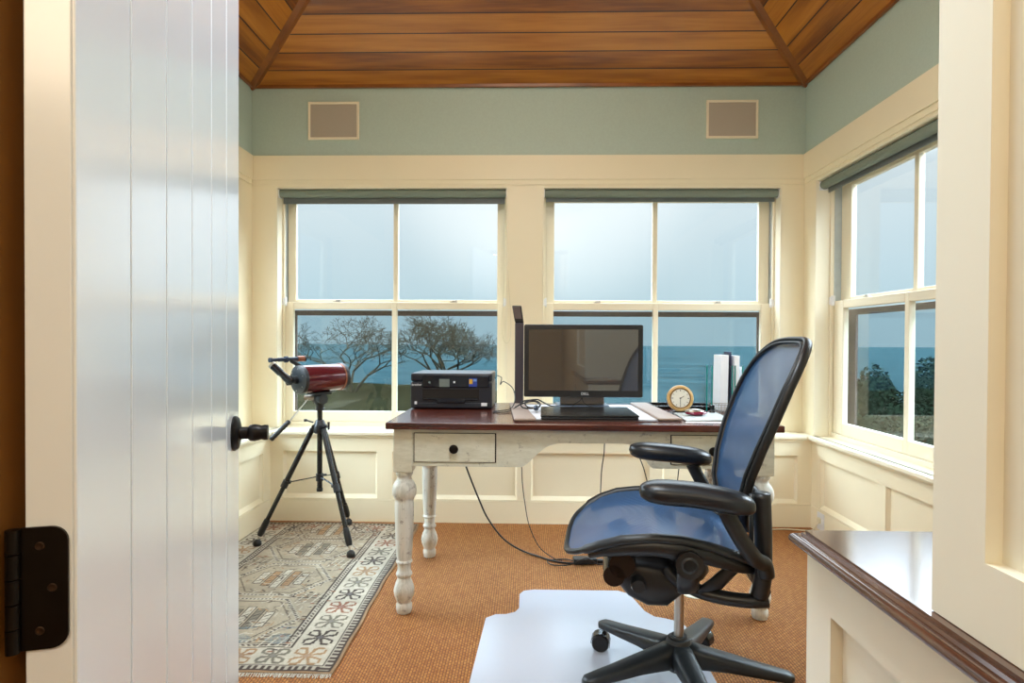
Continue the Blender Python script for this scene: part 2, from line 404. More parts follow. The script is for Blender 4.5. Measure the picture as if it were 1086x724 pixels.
def tbox(mb, T, u0, u1, d0, d1, z0, z1):
    P = [T(uu, dd, zz) for zz in (z0, z1) for dd in (d0, d1) for uu in (u0, u1)]
    return mb.add(P, [(0,1,3,2),(4,6,7,5),(0,4,5,1),(2,3,7,6),(0,2,6,4),(1,5,7,3)])
TB = lambda u, d, z: (u, YB+d, z)
TR = lambda u, d, z: (XR+d, u, z)
TL = lambda u, d, z: (XL-d, u, z)
OPEN_B = [(-1.52, -.125), (.083, 1.49)]
OPEN_R = (2.11, 3.462); OPEN_L = (2.11, 3.43)
TH = .17
# floor
mb = MB().box(-2.6, 2.2, -2.6, 3.7, -.12, 0); mb.build('floor', M['sisal'], kind='structure')

def wainscot(mb, T, u0, u1, panels, face):
    """face: depth of the stile face (negative = into the room). stiles and rails 14 mm proud of the recessed panels"""
    holed(mb, T, (u0, u1), (.128, .503), [(a, b, .135, .408) for a, b in panels], face, face+.016)
    tbox(mb, T, u0, u1, face-.003, face+.016, 0, .1265)
    tbox(mb, T, u0, u1, face+.016, TH, 0, .503)
    for a, b in panels:      # sloped bead at the foot of each panel and a small bead up each side
        P = [T(uu, dd, zz) for uu in (a, b) for dd, zz in ((face+.001, .135), (face+.016, .135), (face+.016, .157))]
        mb.add(P, [(0,1,2),(3,5,4),(0,3,4,1),(1,4,5,2),(2,5,3,0)])
        for e, s in ((a, 1), (b, -1)):
            P = [T(uu, dd, zz) for zz in (.135, .408) for uu, dd in ((e, face+.004), (e, face+.016), (e+s*.012, face+.016))]
            mb.add(P, [(0,1,2),(3,5,4),(0,3,4,1),(1,4,5,2),(2,5,3,0)])

# back wall
mb = MB(); wainscot(mb, TB, -1.72, XR+.1, [(-1.422, -.873), (-.786, -.06), (.02, .70), (.775, 1.54)], YBL-YB)
wb = mb.build('wall_back', M['paint'], kind='structure')
mb = MB(); holed(mb, TB, (XL-.05, XR+.05), (ZS-.03, ZT), [(a, b, ZS, 1.972) for a, b in OPEN_B], 0, TH)
mb.build('casing_board', M['paint'], wb)
mb = MB(); tbox(mb, TB, XL-.1, XR+.1, .003, TH, ZT, ZC+.06); mb.build('upper_wall', M['green_wall'], wb)
# right wall
mb = MB(); wainscot(mb, TR, -.6, YB, [(1.2, 2.0), (2.08, 2.762), (2.85, 3.372)], 0)
wr = mb.build('wall_right', M['paint'], kind='structure')
mb = MB(); holed(mb, TR, (YN-.2, YB+.1), (ZS-.03, ZT), [(OPEN_R[0], OPEN_R[1], ZS, 1.972)], 0, TH)
mb.build('casing_board', M['paint'], wr)
mb = MB(); tbox(mb, TR, YN-.2, YB+.1, .003, TH, ZT, ZC+.06); mb.build('upper_wall', M['green_wall'], wr)
# left wall
mb = MB(); wainscot(mb, TL, YN-.2, YB, [(.8, 1.55), (1.63, 2.4), (2.48, 3.381)], XL-XLL)
wl = mb.build('wall_left', M['paint'], kind='structure')
mb = MB(); holed(mb, TL, (YN-.2, YB+.1), (ZS-.03, ZT), [(OPEN_L[0], OPEN_L[1], ZS, 1.972)], 0, TH)
mb.build('casing_board', M['paint'], wl)
mb = MB(); tbox(mb, TL, YN-.2, YB+.1, .003, TH, ZT, ZC+.06); mb.build('upper_wall', M['green_wall'], wl)
# entrance wall with the doorway, hall behind
DW0, DW1, DH = -.412, .45, 2.06
mb = MB().box(XL-.1, DW0-.03, YN, YN+.12, 0, ZC+.06).box(DW0-.03, DW1, YN, YN+.12, DH+.03, ZC+.06)
mb.build('wall_near', M['paint'], kind='structure')
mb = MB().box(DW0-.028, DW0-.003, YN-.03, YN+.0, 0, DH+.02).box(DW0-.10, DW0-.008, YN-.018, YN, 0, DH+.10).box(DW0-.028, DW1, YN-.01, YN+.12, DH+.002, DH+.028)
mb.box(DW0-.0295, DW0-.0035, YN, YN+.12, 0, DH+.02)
mb.build('trim_1', M['shaded_jamb'], kind='structure')
mb = MB().box(-1.6, -1.5, -2.5, YN, 0, 2.5).box(-1.6, .6, -2.6, -2.5, 0, 2.5)
mb.build('wall_hall', M['paint'], kind='structure')
MB().box(-1.6, .6, -2.6, YN, 2.5, 2.58).build('ceiling_hall', M['sash'], kind='structure')
# fascia boards (picture rail band)
def fascia(n, T, u0, u1):
    mb = MB(); tbox(mb, T, u0, u1, -.014, 0, ZF, ZT); tbox(mb, T, u0, u1, -.007, 0, ZF-.03, ZF)
    mb.build('trim_%d' % n, M['paint'], kind='structure')
fascia(2, TB, XL+.001, XR-.001); fascia(3, TR, YN+.12, YB-.015); fascia(4, TL, YN+.12, YB-.015)
# ledges
def ledge(n, P, nose):
    mb = MB(); mb.box(*P); o = mb.build('trim_%d' % n, M['sash'], kind='structure', bevel=.006, seg=3); return o
ledge(5, (XLL-.02, XR-.03, YBL-.022, YB+.02, .503, ZS), 0)
ledge(6, (XR-.03, XR+.02, YN+.3, YB-.01, .503, ZS), 0)
ledge(7, (XL-.02, XLL+.022, YN+.12, YBL-.01, .503, ZS), 0)
mb = MB().box(XL-.01, XLL-.001, YBL-.02, YB+.01, .5031, ZS); mb.build('trim_8', M['sash'], kind='structure')
# small cove under the ledge nosing
mb = MB().box(XLL, XR, YBL-.010, YBL, .490, .503).box(XR-.014, XR, YN+.3, YBL-.01, .490, .503).box(XLL, XLL+.010, YN+.12, YBL-.01, .490, .503)
mb.build('trim_9', M['paint'], kind='structure', bevel=.003)

# hipped ceiling of cedar boards
SL = .47; YF = YN+.12; XM = (XL+XR)/2; half = (XR-XL)/2; ridge0 = YF+min(half, (YB-YF)/2); 
ym = (YB+YF)/2; hh = (YB-YF)/2; zt = ZC+SL*hh
A, B_, C_, D_ = (XL, YB, ZC), (XR, YB, ZC), (XR, YF, ZC), (XL, YF, ZC)
E1, E2 = (XL+hh, ym, zt), (XR-hh, ym, zt)
ce = MB().add([A, B_, E2, E1], [(0,1,2,3)]); ce.add([D_, C_, E2, E1], [(0,1,2,3)]); ce.cur = 1; ce.add([A, D_, E1], [(0,1,2)]); ce.add([B_, C_, E2], [(0,1,2)])
cm = ce.build('ceiling', [M['ceil_x'], M['ceil_y']], kind='structure')
mb = MB()
for a, b in ((A, E1), (B_, E2), (C_, E2), (D_, E1), (E1, E2)):
    a = Vector(a); b = Vector(b); mb.tube([a-Vector((0,0,.008)), b-Vector((0,0,.008))], .026, 4, up=(0,0,1), asp=.55)
mb.build('trim_10', M['cedar_trim'], kind='structure')
mb = MB().box(XL, XR, YB-.016, YB, ZC-.010, ZC+.012).box(XR-.016, XR, YF, YB-.016, ZC-.010, ZC+.012).box(XL, XL+.016, YF, YB-.016, ZC-.010, ZC+.012)
mb.build('trim_11', M['cedar_trim'], kind='structure')
# roof deck above so no sky leaks in
MB().box(XL-.3, XR+.3, YN-.1, YB+.25, zt+.06, zt+.10).build('roof', M['dark_frame'], kind='structure')
mb = MB()
for a, b in (((XL-.17, YB+.17), (XR+.17, YB+.17)), ((XR+.17, YB+.17), (XR+.17, YN)), ((XL-.17, YB+.17), (XL-.17, YN)), ((XL-.17, YN), (XR+.17, YN))):
    x0, x1 = sorted((a[0], b[0])); y0, y1 = sorted((a[1], b[1])); mb.box(x0-.01, x1+.01, y0-.01, y1+.01, ZC+.055, zt+.07)
mb.build('wall_attic', M['dark_frame'], kind='structure')

# windows
def window(n, T, u0, u1, g, mull, z_sash=(.549, 1.29), flip=False):
    """g = (glass left, glass right); mull = centre of the mullion"""
    root = struct_root('window_%d' % n, Vector(T((u0+u1)/2, .1, ZS)))
    mb = MB()   # jamb liner, head and sloping exterior sill
    tbox(mb, T, u0, u0+.008, .0, TH, ZS, 1.972); tbox(mb, T, u1-.008, u1, .0, TH, ZS, 1.972); tbox(mb, T, u0, u1, .001, TH, 1.964, 1.972)
    tbox(mb, T, u0, u1, .09, TH+.04, ZS-.02, .549)
    # stop beads
    tbox(mb, T, u0+.008, u0+.02, .078, .098, ZS, 1.964); tbox(mb, T, u1-.02, u1-.008, .078, .098, ZS, 1.964)
    mb.build('window_frame', M['sash'], root, bevel=.002)
    mb = MB()   # pale track liners
    tbox(mb, T, u0+.008, u0+.016, .1, TH, 1.29, 1.964); tbox(mb, T, u1-.016, u1-.008, .1, TH, 1.29, 1.964)
    mb.build('track_liner', M['track'], root)
    s0, s1 = u0+.016, u1-.016
    mb = MB(); holed(mb, T, (s0, s1), (.5492, 1.288), [(g[0], mull-.0155, .614, 1.244), (mull+.0155, g[1], .614, 1.244)], .10, .132)
    ls = mb.build('lower_sash', M['sash'], root, bevel=.004)
    mb = MB(); holed(mb, T, (s0+.003, s1-.003), (1.25, 1.962), [(g[0]+.004, mull-.015, 1.306, 1.91), (mull+.015, g[1]-.004, 1.306, 1.91)], .136, .166)
    us = mb.build('upper_sash', M['sash'], root, bevel=.004)
    for k, (a, b) in enumerate(((g[0], mull-.0155), (mull+.0155, g[1]))):
        tbox(MB(), T, a-.005, b+.005, .114, .118, .609, 1.249).build('glass_pane', M['glass'], ls)
        tbox(MB(), T, a-.003, b+.003, .150, .154, 1.301, 1.915).build('glass_pane', M['glass'], us)
    # insect screen outside the lower half in a dark frame
    mb = MB(); holed(mb, T, (s0, s1), (.549, 1.24), [(g[0]-.004, g[1]+.004, .60, 1.208)], .172, .184)
    sf = mb.build('screen_frame', M['dark_frame'], root)
    tbox(MB(), T, g[0]-.006, g[1]+.006, .1775, .1785, .598, 1.21).build('screen_mesh', M['screen'], sf)
    # fittings
    for e in (u0+.012, u1-.012):
        mb = MB(); tbox(mb, T, e-.016, e+.016, .082, .104, 1.262, 1.318); tbox(mb, T, e-.012, e+.012, .076, .083, 1.268, 1.312)
        mb.build('tilt_latch', M['white_plastic'], root, bevel=.003)
    for uu in (u0+(u1-u0)*.24, u0+(u1-u0)*.76):
        mb = MB(); tbox(mb, T, uu-.022, uu+.022, .105, .128, 1.288, 1.294)
        c0 = Vector(T(uu, .116, 1.294)); mb.cyl(c0, c0+Vector((0,0,.008)), .011)
        c1 = Vector(T(uu+.02, .116, 1.300)); mb.tube([c0+Vector((0,0,.006)), c1], .005)
        mb.build('sash_lock', M['chrome'], root, bevel=.001)
    return root
W1 = window(1, TB, *OPEN_B[0], (-1.454, -.19), -.825)
W2 = window(2, TB, *OPEN_B[1], (.154, 1.411), .776)
W3 = window(3, TR, *OPEN_R, (2.235, 3.345), 2.79)
W4 = window(4, TL, *OPEN_L, (2.235, 3.345), 2.79)

# roller blinds, rolled up under each window head
def blind(T, u0, u1, label, drop=.0, grp='grey-green roller blinds rolled up at the window heads'):
    c = Vector(T((u0+u1)/2, .04, 1.93)); t = thing('roller_blind', label, 'blind', c, 0, grp)
    a = Vector(T(u0+.012, .042, 1.941)); b = Vector(T(u1-.012, .042, 1.941)); ra = .0245
    MB().cyl(a, b, ra, 24).build('fabric_roll', M['blind'], t, smooth=True)
    mb = MB(); tbox(mb, T, u0+.02, u1-.02, .060, .068, 1.895-drop, 1.93); mb.build('hem_bar', M['blindbar'], t, bevel=.002)
    for e, s in ((u0, 1), (u1, -1)):
        mb = MB(); tbox(mb, T, e+s*.0085, e+s*.012, .016, .066, 1.912, 1.9635); mb.build('bracket', M['white_plastic'], t)
    return t
blind(TB, *OPEN_B[0], 'rolled grey-green roller blind at the head of the back window behind the telescope', .012)
blind(TB, *OPEN_B[1], 'rolled grey-green roller blind at the head of the back window behind the monitor')
blind(TR, *OPEN_R, 'rolled grey-green roller blind at the head of the right wall window')
# bead cord of the first blind
p = [Vector((-.139, YB+.03, 1.93)), Vector((-.140, YB+.02, 1.6)), Vector((-.150, YB+.0-.004, 1.3)), Vector((-.158, YB-.006, 1.17)), Vector((-.150, YB-.008, 1.075)),
     Vector((-.128, YB-.008, 1.04)), Vector((-.106, YB-.008, 1.075)), Vector((-.104, YB-.008, 1.2)), Vector((-.118, YB-.004, 1.4)), Vector((-.134, YB+.02, 1.7)), Vector((-.136, YB+.03, 1.93))]
tag(MB().tube(catmull(p, 5), .0018, 6).build('blind_cord', M['cord_cream'], smooth=True), 'thin cream looped blind cord hanging on the pier between the back windows', 'cord')

# in-wall speakers
for x0, x1, lb in ((-1.324, -1.017, 'square beige in-wall speaker above the left back window'), (1.042, 1.345, 'square beige in-wall speaker above the right back window')):
    t = thing('wall_speaker', lb, 'speaker', ((x0+x1)/2, YB, 2.252), 0, 'speakers flush in the green wall')
    mb = MB(); holed(mb, TB, (x0, x1), (2.252, 2.477), [(x0+.014, x1-.014, 2.266, 2.463)], -.008, .004); mb.build('frame', M['sash'], t, bevel=.002)
    MB().box(x0+.014, x1-.014, YB-.004, YB+.003, 2.266, 2.463).build('grille', M['speaker'], t)

# ------------------------------------------------------------------ right foreground: built-in with counter and panelled upper wall
mb = MB()
TC = lambda u, d, z: (.45+d, u, z)
holed(mb, TC, (-.5, .976), (.0, .731), [(-.35, .22, .10, .652), (.30, .90, .10, .652)], 0, .018)
mb.box(.468, .60, -.5, .976, 0, .731).box(.60, 1.60, .94, .976, 0, .731)
mb.build('cabinet_body', M['stile_paint'], kind='structure')
cb = bpy.data.objects['cabinet_body']; del cb['kind']; tag(cb, 'cream low built-in cabinet with recessed side panels under the dark counter', 'cabinet'); cb.name = 'low_cabinet'
# counter top with a stepped rounded edge
prof = [(0, 0), (0, -.004), (-.004, -.0045), (-.006, -.008)]
prof += [(-.008-.011*math.sin(a), -.017+.009*math.cos(a)) for a in [i*PI/8 for i in range(9)]] + [(-.004, -.030), (.02, -.030), (.02, 0)]
def edge(y0, y1):
    out = []
    for p, q in prof: out.append((p, q))
    return out
x0 = .440; yf = .962; mb = MB()
pr = prof[:-2]
rs = []
for (p, q) in pr:   # ring around: side edge runs along Y, far edge along X
    rs.append([(x0+p, -.5, .762+q), (x0+p, yf-p, .762+q), (1.612, yf-p, .762+q)])
V = [pt for rr in rs for pt in rr]; F = []
for i in range(len(pr)-1):
    for k in range(2): F.append((i*3+k, i*3+k+1, (i+1)*3+k+1, (i+1)*3+k))
mb.add(V, F); mb.add([(x0, -.5, .762), (x0, yf, .762), (1.612, yf, .762), (1.612, -.5, .762)], [(0,3,2,1)])
q = pr[-1]; mb.add([(x0+q[0], -.5, .762+q[1]), (x0+q[0], yf-q[0], .762+q[1]), (1.612, yf-q[0], .762+q[1]), (1.612, -.5, .762+q[1])], [(0,1,2,3)])
tag(mb.build('counter_top', M['walnut'], smooth=True), 'glossy dark walnut counter with rounded edge on the cream cabinet', 'counter')
# panelled upper wall standing on the counter
mb = MB(); holed(mb, TC, (-1.6, .679), (.763, 2.5), [(-.1, .602, .843, 2.35)], 0, .017)
mb.box(.467, 1.62, .60, .679, .763, ZC+.06).box(.467, .60, -1.6, .60, .763, 2.5)
mb.box(.4495, .60, YN, .679, 2.5, ZC+.06)
mb.build('wall_closet', M['stile_paint'], kind='structure')
MB().box(.45, .60, -2.5, -1.602, 0, 2.5).box(.45, .60, -1.602, -.502, 0, .760).build('wall_hall_right', M['paint'], kind='structure')

# ------------------------------------------------------------------ plank door
DA = math.atan2(.289, .957)
hinge = Vector((-.365, .479, 0)); dv = Vector((-.289, .957, 0)).normalized(); nv = Vector((.957, .289, 0)).normalized()  # nv: visible face normal
door = struct_root('door_1', hinge)
Dm = Matrix(((dv.x, nv.x, 0, hinge.x), (dv.y, nv.y, 0, hinge.y), (0, 0, 1, 0), (0, 0, 0, 1)))   # local x along door, y out of the visible face
mb = MB(Dm); W_, TT = .757, .036
mb.box(0, W_, -TT, -.003, .012, 2.03)
edges = [0, .1285, .2535, .379, .504, .629, W_]
for a, b in zip(edges, edges[1:]): mb.box(a+(.002 if a else 0), b-(.002 if b < W_ else 0), -.003, 0, .012, 2.03)
mb.build('plank_leaf', M['door_paint'], door, bevel=.0012)
# knob
kb = MB(Dm); kc = (.700, 0, .877)
kb.lathe([(.0, 0), (.033, 0), (.034, .004), (.030, .009), (.020, .012), (.0, .012)], kc, (0, 1, 0), 28)
kn = kb.build('knob_rose', M['black_metal'], door, smooth=True)
kb = MB(Dm); kb.lathe([(.0, .010), (.012, .010), (.012, .026), (.0155, .030), (.0165, .038), (.0150, .046), (.0135, .050), (.0150, .056), (.0145, .062), (.0, .063)], kc, (0, 1, 0), 28)
kb.build('door_knob', M['black_metal'], door, smooth=True)
# hinge: leaf on the door edge, barrel, leaf on the jamb
def rrect(w, h, r, n=6, sides=(1,1,1,1)):
    out = []
    for (cx, cy, a0, s) in ((w/2-r, h/2-r, 0, sides[0]), (-w/2+r, h/2-r, 90, sides[1]), (-w/2+r, -h/2+r, 180, sides[2]), (w/2-r, -h/2+r, 270, sides[3])):
        if s:
            for i in range(n+1):
                a = math.radians(a0+90*i/n); out.append((cx+r*math.cos(a), cy+r*math.sin(a)))
        else: out.append((math.copysign(w/2, cx), math.copysign(h/2, cy)))
    return out
hz = .860
mb = MB(Dm); lw = .0325
mb.prism([(p-.0055-lw/2, q+hz) for p, q in rrect(lw, .098, .012, 6, (1, 0, 0, 1))], lambda p, q, h: (-.0002-h, p, q), 0, .0025)
lf = mb.build('hinge_leaf', M['black_metal'], door)
mb = MB(Dm)
for k in range(5): mb.cyl((-.004, -.0425, hz-.049+k*.0197), (-.004, -.0425, hz-.049+k*.0197+.0187), .0052, 14)
mb.build('hinge_barrel', M['black_metal'], door, smooth=True)
mb = MB(Dm)
for p, q in ((-.025, .034), (-.0165, 0), (-.025, -.034)): mb.lathe([(0, 0), (.0036, 0), (.0028, .0008), (.001, .0003), (0, .0003)], (-.0026, p, hz+q), (-1, 0, 0), 12)
mb.build('hinge_screw', M['screw_bronze'], door, smooth=True)
# ------------------------------------------------------------------ rug (pattern painted as wool colours on a fine grid)
def make_rug():
    X0, X1, Y0, Y1 = -1.535, -.612, 1.875, 3.435; cs = .004
    nx, ny = int((X1-X0)/cs), int((Y1-Y0)/cs)
    rng = np.random.RandomState(4)
    lin = lambda *c: np.array(srgb(*c))
    ivory, field, brown, tan, rust, blue, grey = lin(206, 196, 176), lin(176, 162, 138), lin(66, 52, 44), lin(170, 134, 96), lin(146, 92, 66), lin(96, 122, 132), lin(128, 120, 104)
    gx, gy = np.meshgrid(np.arange(nx+1)*cs, np.arange(ny+1)*cs); Wd, Ln = nx*cs, ny*cs
    img = np.tile(field, (ny+1, nx+1, 1))
    def fill(mask, c): img[mask] = c
    def seg(x0, y0, x1, y1, w, c, dash=0):
        dx, dy = x1-x0, y1-y0; L = math.hypot(dx, dy) or 1e-6
        i0, i1 = max(0, int((min(x0, x1)-w)/cs)-1), int((max(x0, x1)+w)/cs)+2; j0, j1 = max(0, int((min(y0, y1)-w)/cs)-1), int((max(y0, y1)+w)/cs)+2
        a = gx[j0:j1, i0:i1]; b = gy[j0:j1, i0:i1]
        t = np.clip(((a-x0)*dx+(b-y0)*dy)/L/L, 0, 1); d = np.hypot(a-x0-t*dx, b-y0-t*dy); m = d < w/2
        if dash: m &= ((t*L/dash) % 1) < .6
        img[j0:j1, i0:i1][m] = c
    def poly(P, w, c, dash=0, close=True):
        for p, q in zip(P, P[1:]+(P[:1] if close else [])): seg(p[0], p[1], q[0], q[1], w, c, dash)
    bw = .19
    for (e0, e1) in ((0, 1),):
        inner = (gx > bw) & (gx < Wd-bw) & (gy > bw*.8) & (gy < Ln-bw*.8)
        fill(~inner, ivory)
    edge = np.minimum(np.minimum(gx, Wd-gx), np.minimum(gy, Ln-gy))
    fill(edge < .044, ivory*.8); fill((edge < .010), tan*.9)
    for k in (.014, .044): fill(abs(edge-k) < .0032, brown)
    # guard stripe teeth
    per = np.where((gx < .05) | (gx > Wd-.05), gy, gx); fill((edge > .018) & (edge < .040) & (((per/.022) % 1) < .48), brown*1.3)
    edge2 = np.minimum(np.minimum(gx, Wd-gx)-bw, np.minimum(gy, Ln-gy)-bw*.8)
    fill(abs(edge2) < .0035, brown); fill((edge2 > .005) & (edge2 < .024), ivory*.9); fill(abs(edge2-.027) < .003, brown)
    fill((edge2 > .009) & (edge2 < .020) & ((((gx+gy)/.02) % 1) < .45), brown*1.4)
    # border stars
    def star(cx, cy, c, s=.052):
        for k in range(8):
            a = k*PI/4+PI/8; x, y = cx+s*math.cos(a), cy+s*math.sin(a)
            seg(cx+.010*math.cos(a), cy+.010*math.sin(a), x, y, .010, c)
            q = (math.copysign(.020, math.cos(a)), 0) if abs(math.sin(a)) > .6 else (0, math.copysign(.018, math.sin(a)))
            seg(x, y, x+q[0], y+q[1], .009, c); seg((x+cx)/2, (y+cy)/2, (x+cx)/2+q[1], (y+cy)/2+q[0], .007, c)
        m = abs(gx-cx)+abs(gy-cy) < .015; img[m] = c*.8+.1
    cols = [brown, grey, tan, brown, grey*.9, rust]
    n = 12
    for i in range(n):
        y = .10+(Ln-.20)*i/(n-1)
        star(.115, y, cols[i % 6]); star(Wd-.115, y, cols[(i+2) % 6])
    for i in range(1, 6):
        x = .115+(Wd-.23)*i/6; star(x, .098, cols[(i*2) % 6], .045); star(x, Ln-.098, cols[(i*2+1) % 6], .045)
    # field: stepped medallions with hatch blocks between
    cx = Wd/2
    for k, cy in enumerate((.36, .74, 1.12, 1.42)):
        H, Wm = .17, .215
        P = [(cx-Wm, cy), (cx-.11, cy+H), (cx+.11, cy+H), (cx+Wm, cy), (cx+.11, cy-H), (cx-.11, cy-H)]
        poly(P, .016, ivory*.92); poly(P, .011, brown*1.2, .016)
        P2 = [(cx+(x-cx)*.86, cy+(y-cy)*.86) for x, y in P]; poly(P2, .004, brown)
        for j in range(-2, 3):
            x = cx+j*.044; hgt = .10-.02*abs(j)
            fill((abs(gx-x) < .013) & (abs(gy-cy) < hgt), ivory if j % 2 == 0 else (tan if k % 2 else grey)*1.1)
            poly([(x-.015, cy-hgt), (x+.015, cy-hgt), (x+.015, cy+hgt), (x-.015, cy+hgt)], .0045, brown)
            for q in range(-2, 3): seg(x-.008, cy+q*.03-.008, x+.008, cy+q*.03+.008, .005, brown)
        for s in (-1, 1):
            for q in range(4): seg(cx+s*(Wm+.008), cy-.02+q*.014, cx+s*(Wm+.03), cy-.02+q*.014, .005, brown)
    for cy in (.20, .55, .93, 1.30):
        for s in (-1, 1):
            bx = cx+s*.20
            for q in range(7):
                y = cy-.045+q*.015; seg(bx-.055, y, bx+.055, y, .005, brown if q % 2 else grey)
            for q in range(4): seg(bx-.05+q*.033, cy-.045, bx-.03+q*.033, cy+.045, .006, ivory)
            for q in range(10):
                x, y = bx+rng.uniform(-.09, .09), cy+rng.uniform(-.10, .10); seg(x, y, x+.010, y, .009, brown if q % 2 else rust)
    m = (gy > .17) & (gy < .30) & (gx > bw+.03) & (gx < Wd-bw-.03) & (rng.rand(ny+1, nx+1) > .35) & (np.sin(gx*40)+np.cos(gy*60) > .4); img[m] = img[m]*.45+blue*.6
    for q in range(420):
        x, y = rng.uniform(bw+.04, Wd-bw-.05), rng.uniform(.18, Ln-.18); a = rng.choice([0, PI/2, .7, 2.4]); l_ = rng.uniform(.012, .034)
        seg(x, y, x+l_*math.cos(a), y+l_*math.sin(a), .0045, [brown*1.3, grey, tan, ivory][q % 4])
    def smooth(s):
        g = rng.rand(int(ny/s)+3, int(nx/s)+3); yi, xi = np.arange(ny+1)/s, np.arange(nx+1)/s
        a, b = yi.astype(int), xi.astype(int); fy, fx = (yi-a)[:, None], (xi-b)[None]
        return (g[a][:, b]*(1-fy)*(1-fx)+g[a+1][:, b]*fy*(1-fx)+g[a][:, b+1]*(1-fy)*fx+g[a+1][:, b+1]*fy*fx)
    wear = smooth(22)*.6+smooth(5)*.4; img *= (.58+.44*wear)[..., None]
    fade = np.clip((gy-.9)/.6, 0, 1)[..., None]*.35*smooth(14)[..., None]; img = img*(1-fade)+tan*.9*fade
    xs = X0+gx; ys = Y0+gy
    hz_ = .006+.0025*np.sin(gx*9+1)*np.sin(gy*7)+.001*np.sin(gx*40)
    xs = xs+.004*np.sin(gy*6+.5)*(gx/Wd)+.002*np.sin(gy*23)*(gx > Wd-.02)
    wrk = .012*np.exp(-((gx-.36)**2/.004+(gy-1.40)**2/.0009)); hz_ = hz_+wrk
    n = (nx+1)*(ny+1)
    co = np.stack([xs, ys, hz_], -1).reshape(-1, 3)
    idx = np.arange(n).reshape(ny+1, nx+1); F = np.stack([idx[:-1, :-1], idx[:-1, 1:], idx[1:, 1:], idx[1:, :-1]], -1).reshape(-1, 4)
    c0 = np.array([(X0+X1)/2, (Y0+Y1)/2, 0.0])
    me = bpy.data.meshes.new('area_rug'); me.from_pydata((co-c0).tolist(), [], F.tolist())
    at_ = me.color_attributes.new('Col', 'FLOAT_COLOR', 'POINT'); at_.data.foreach_set('color', np.concatenate([img.reshape(-1, 3), np.ones((n, 1))], 1).astype(np.float32).ravel())
    me.materials.append(M['rug']); o = bpy.data.objects.new('area_rug', me); C.objects.link(o); o.location = c0
    s = o.modifiers.new('solid', 'SOLIDIFY'); s.thickness = .005; s.offset = -1
    tag(o, 'worn ivory and brown patterned wool rug on the sisal floor under the tripod', 'rug')
    mb = MB(); rr = random.Random(3)
    for i in range(230):
        x = X0+.004+(X1-X0-.008)*i/229; mb.tube([(x, Y0+.002, .004), (x+rr.uniform(-.003, .003), Y0-.008, .0025), (x+rr.uniform(-.005, .005), Y0-.016-rr.random()*.005, .0015)], .0014, 4)
    mb.build('fringe', M['fringe'], o)
M['fringe'] = plain('wool_fringe', srgb(206, 200, 186), .9)
make_rug()

# ------------------------------------------------------------------ chair mat
def make_mat():
    P = [(-.19, 1.55), (-.155, 2.28), (-.12, 2.312), (-.08, 2.315), (-.045, 2.335), (-.03, 2.37), (-.03, 2.50), (-.012, 2.535), (.03, 2.548), (.385, 2.55), (.425, 2.52), (.445, 2.44),
         (.462, 2.36), (.49, 2.315), (.53, 2.30), (.575, 2.275), (.59, 2.24), (.59, 1.2), (.56, 1.12), (-.1, 1.12), (-.2, 1.16), (-.21, 1.25)]
    mb = MB().prism(P[::-1], lambda p, q, h: (p, q, h), .0008, .0034)
    tag(mb.build('chair_mat', M['vinyl'], bevel=.001), 'frosted translucent plastic chair mat with a lip, under the office chair', 'chair mat')
make_mat()

# ------------------------------------------------------------------ desk
TOPZ = .747
dk = thing('writing_desk', 'distressed cream writing desk with dark mahogany top and turned legs', 'desk', (.208, 2.625, 0))
mb = MB().box(-.535, .951, 2.250, 3.0, .7215, TOPZ); mb.build('desk_top', M['mahogany'], dk, bevel=.004, seg=3)
LX = (-.476, .892); LY = (2.321, 2.925); pw = .036
prof_leg = [(.0, .552), (.030, .552), (.033, .546), (.033, .540), (.028, .533), (.0265, .527), (.029, .520), (.038, .508), (.0445, .494), (.047, .478), (.0455, .461), (.039, .448), (.0355, .440), (.0355, .432),
            (.037, .428), (.0365, .38), (.034, .30), (.030, .225), (.0275, .208), (.031, .204), (.0315, .199), (.026, .194), (.025, .175), (.026, .163), (.030, .158), (.0315, .152), (.029, .146), (.025, .140),
            (.026, .133), (.033, .118), (.0385, .100), (.040, .086), (.037, .070), (.031, .053), (.027, .044), (.0275, .040), (.031, .034), (.0305, .016), (.027, .003), (.0, .001)]
for ix, x in enumerate(LX):
    for iy, y in enumerate(LY):
        mb = MB().box(x-pw, x+pw, y-pw, y+pw, .552, .7205)
        lg = mb.build('leg', M['distressed' if iy == 0 else 'leg_paint'], dk, bevel=.003)
        MB().lathe(prof_leg, (x, y, 0), (0, 0, 1), 32).build('turned_post', M['leg_paint'], lg, smooth=True)
# apron: front with the shaped knee opening, sides and back
def apron_outline():
    z0, zk, zt_ = .577, .668, .7205
    out = [(-.44, .576), (-.023, .576)]
    out += [(-.023+.02, .588), (.040, .628), (.062, .648), (.085, .660), (.115, .6675), (.14, .669), (.275, .669), (.36, .669), (.385, .6675), (.405, .660), (.425, .645), (.447, .610), (.462, .588), (.475, .576)]
    out += [(.856, .576), (.856, zt_), (-.44, zt_)]
    return out
mb = MB().prism(apron_outline(), lambda p, q, h: (p, 2.292+h, q), 0, .02)
ap = mb.build('apron', M['distressed'], dk)
mb = MB().box(-.44, .856, 2.2885, 2.2915, .7065, .7205).box(-.44, -.118, 2.2885, 2.2915, .577, .590).box(.538, .856, 2.2885, 2.2915, .577, .590)
mb.build('rail_moulding', M['distressed'], ap, bevel=.001)
mb = MB().box(LX[0]-.012, LX[0]+.008, LY[0]+pw, LY[1]-pw, .585, .7205); mb.build('side_panel', M['distressed'], dk)
mb = MB().box(LX[1]-.008, LX[1]+.012, LY[0]+pw, LY[1]-pw, .585, .7205); mb.build('side_panel', M['distressed'], dk)
mb = MB().box(-.44, .856, 2.93, 2.95, .60, .7205); mb.build('back_panel', M['distressed'], dk)
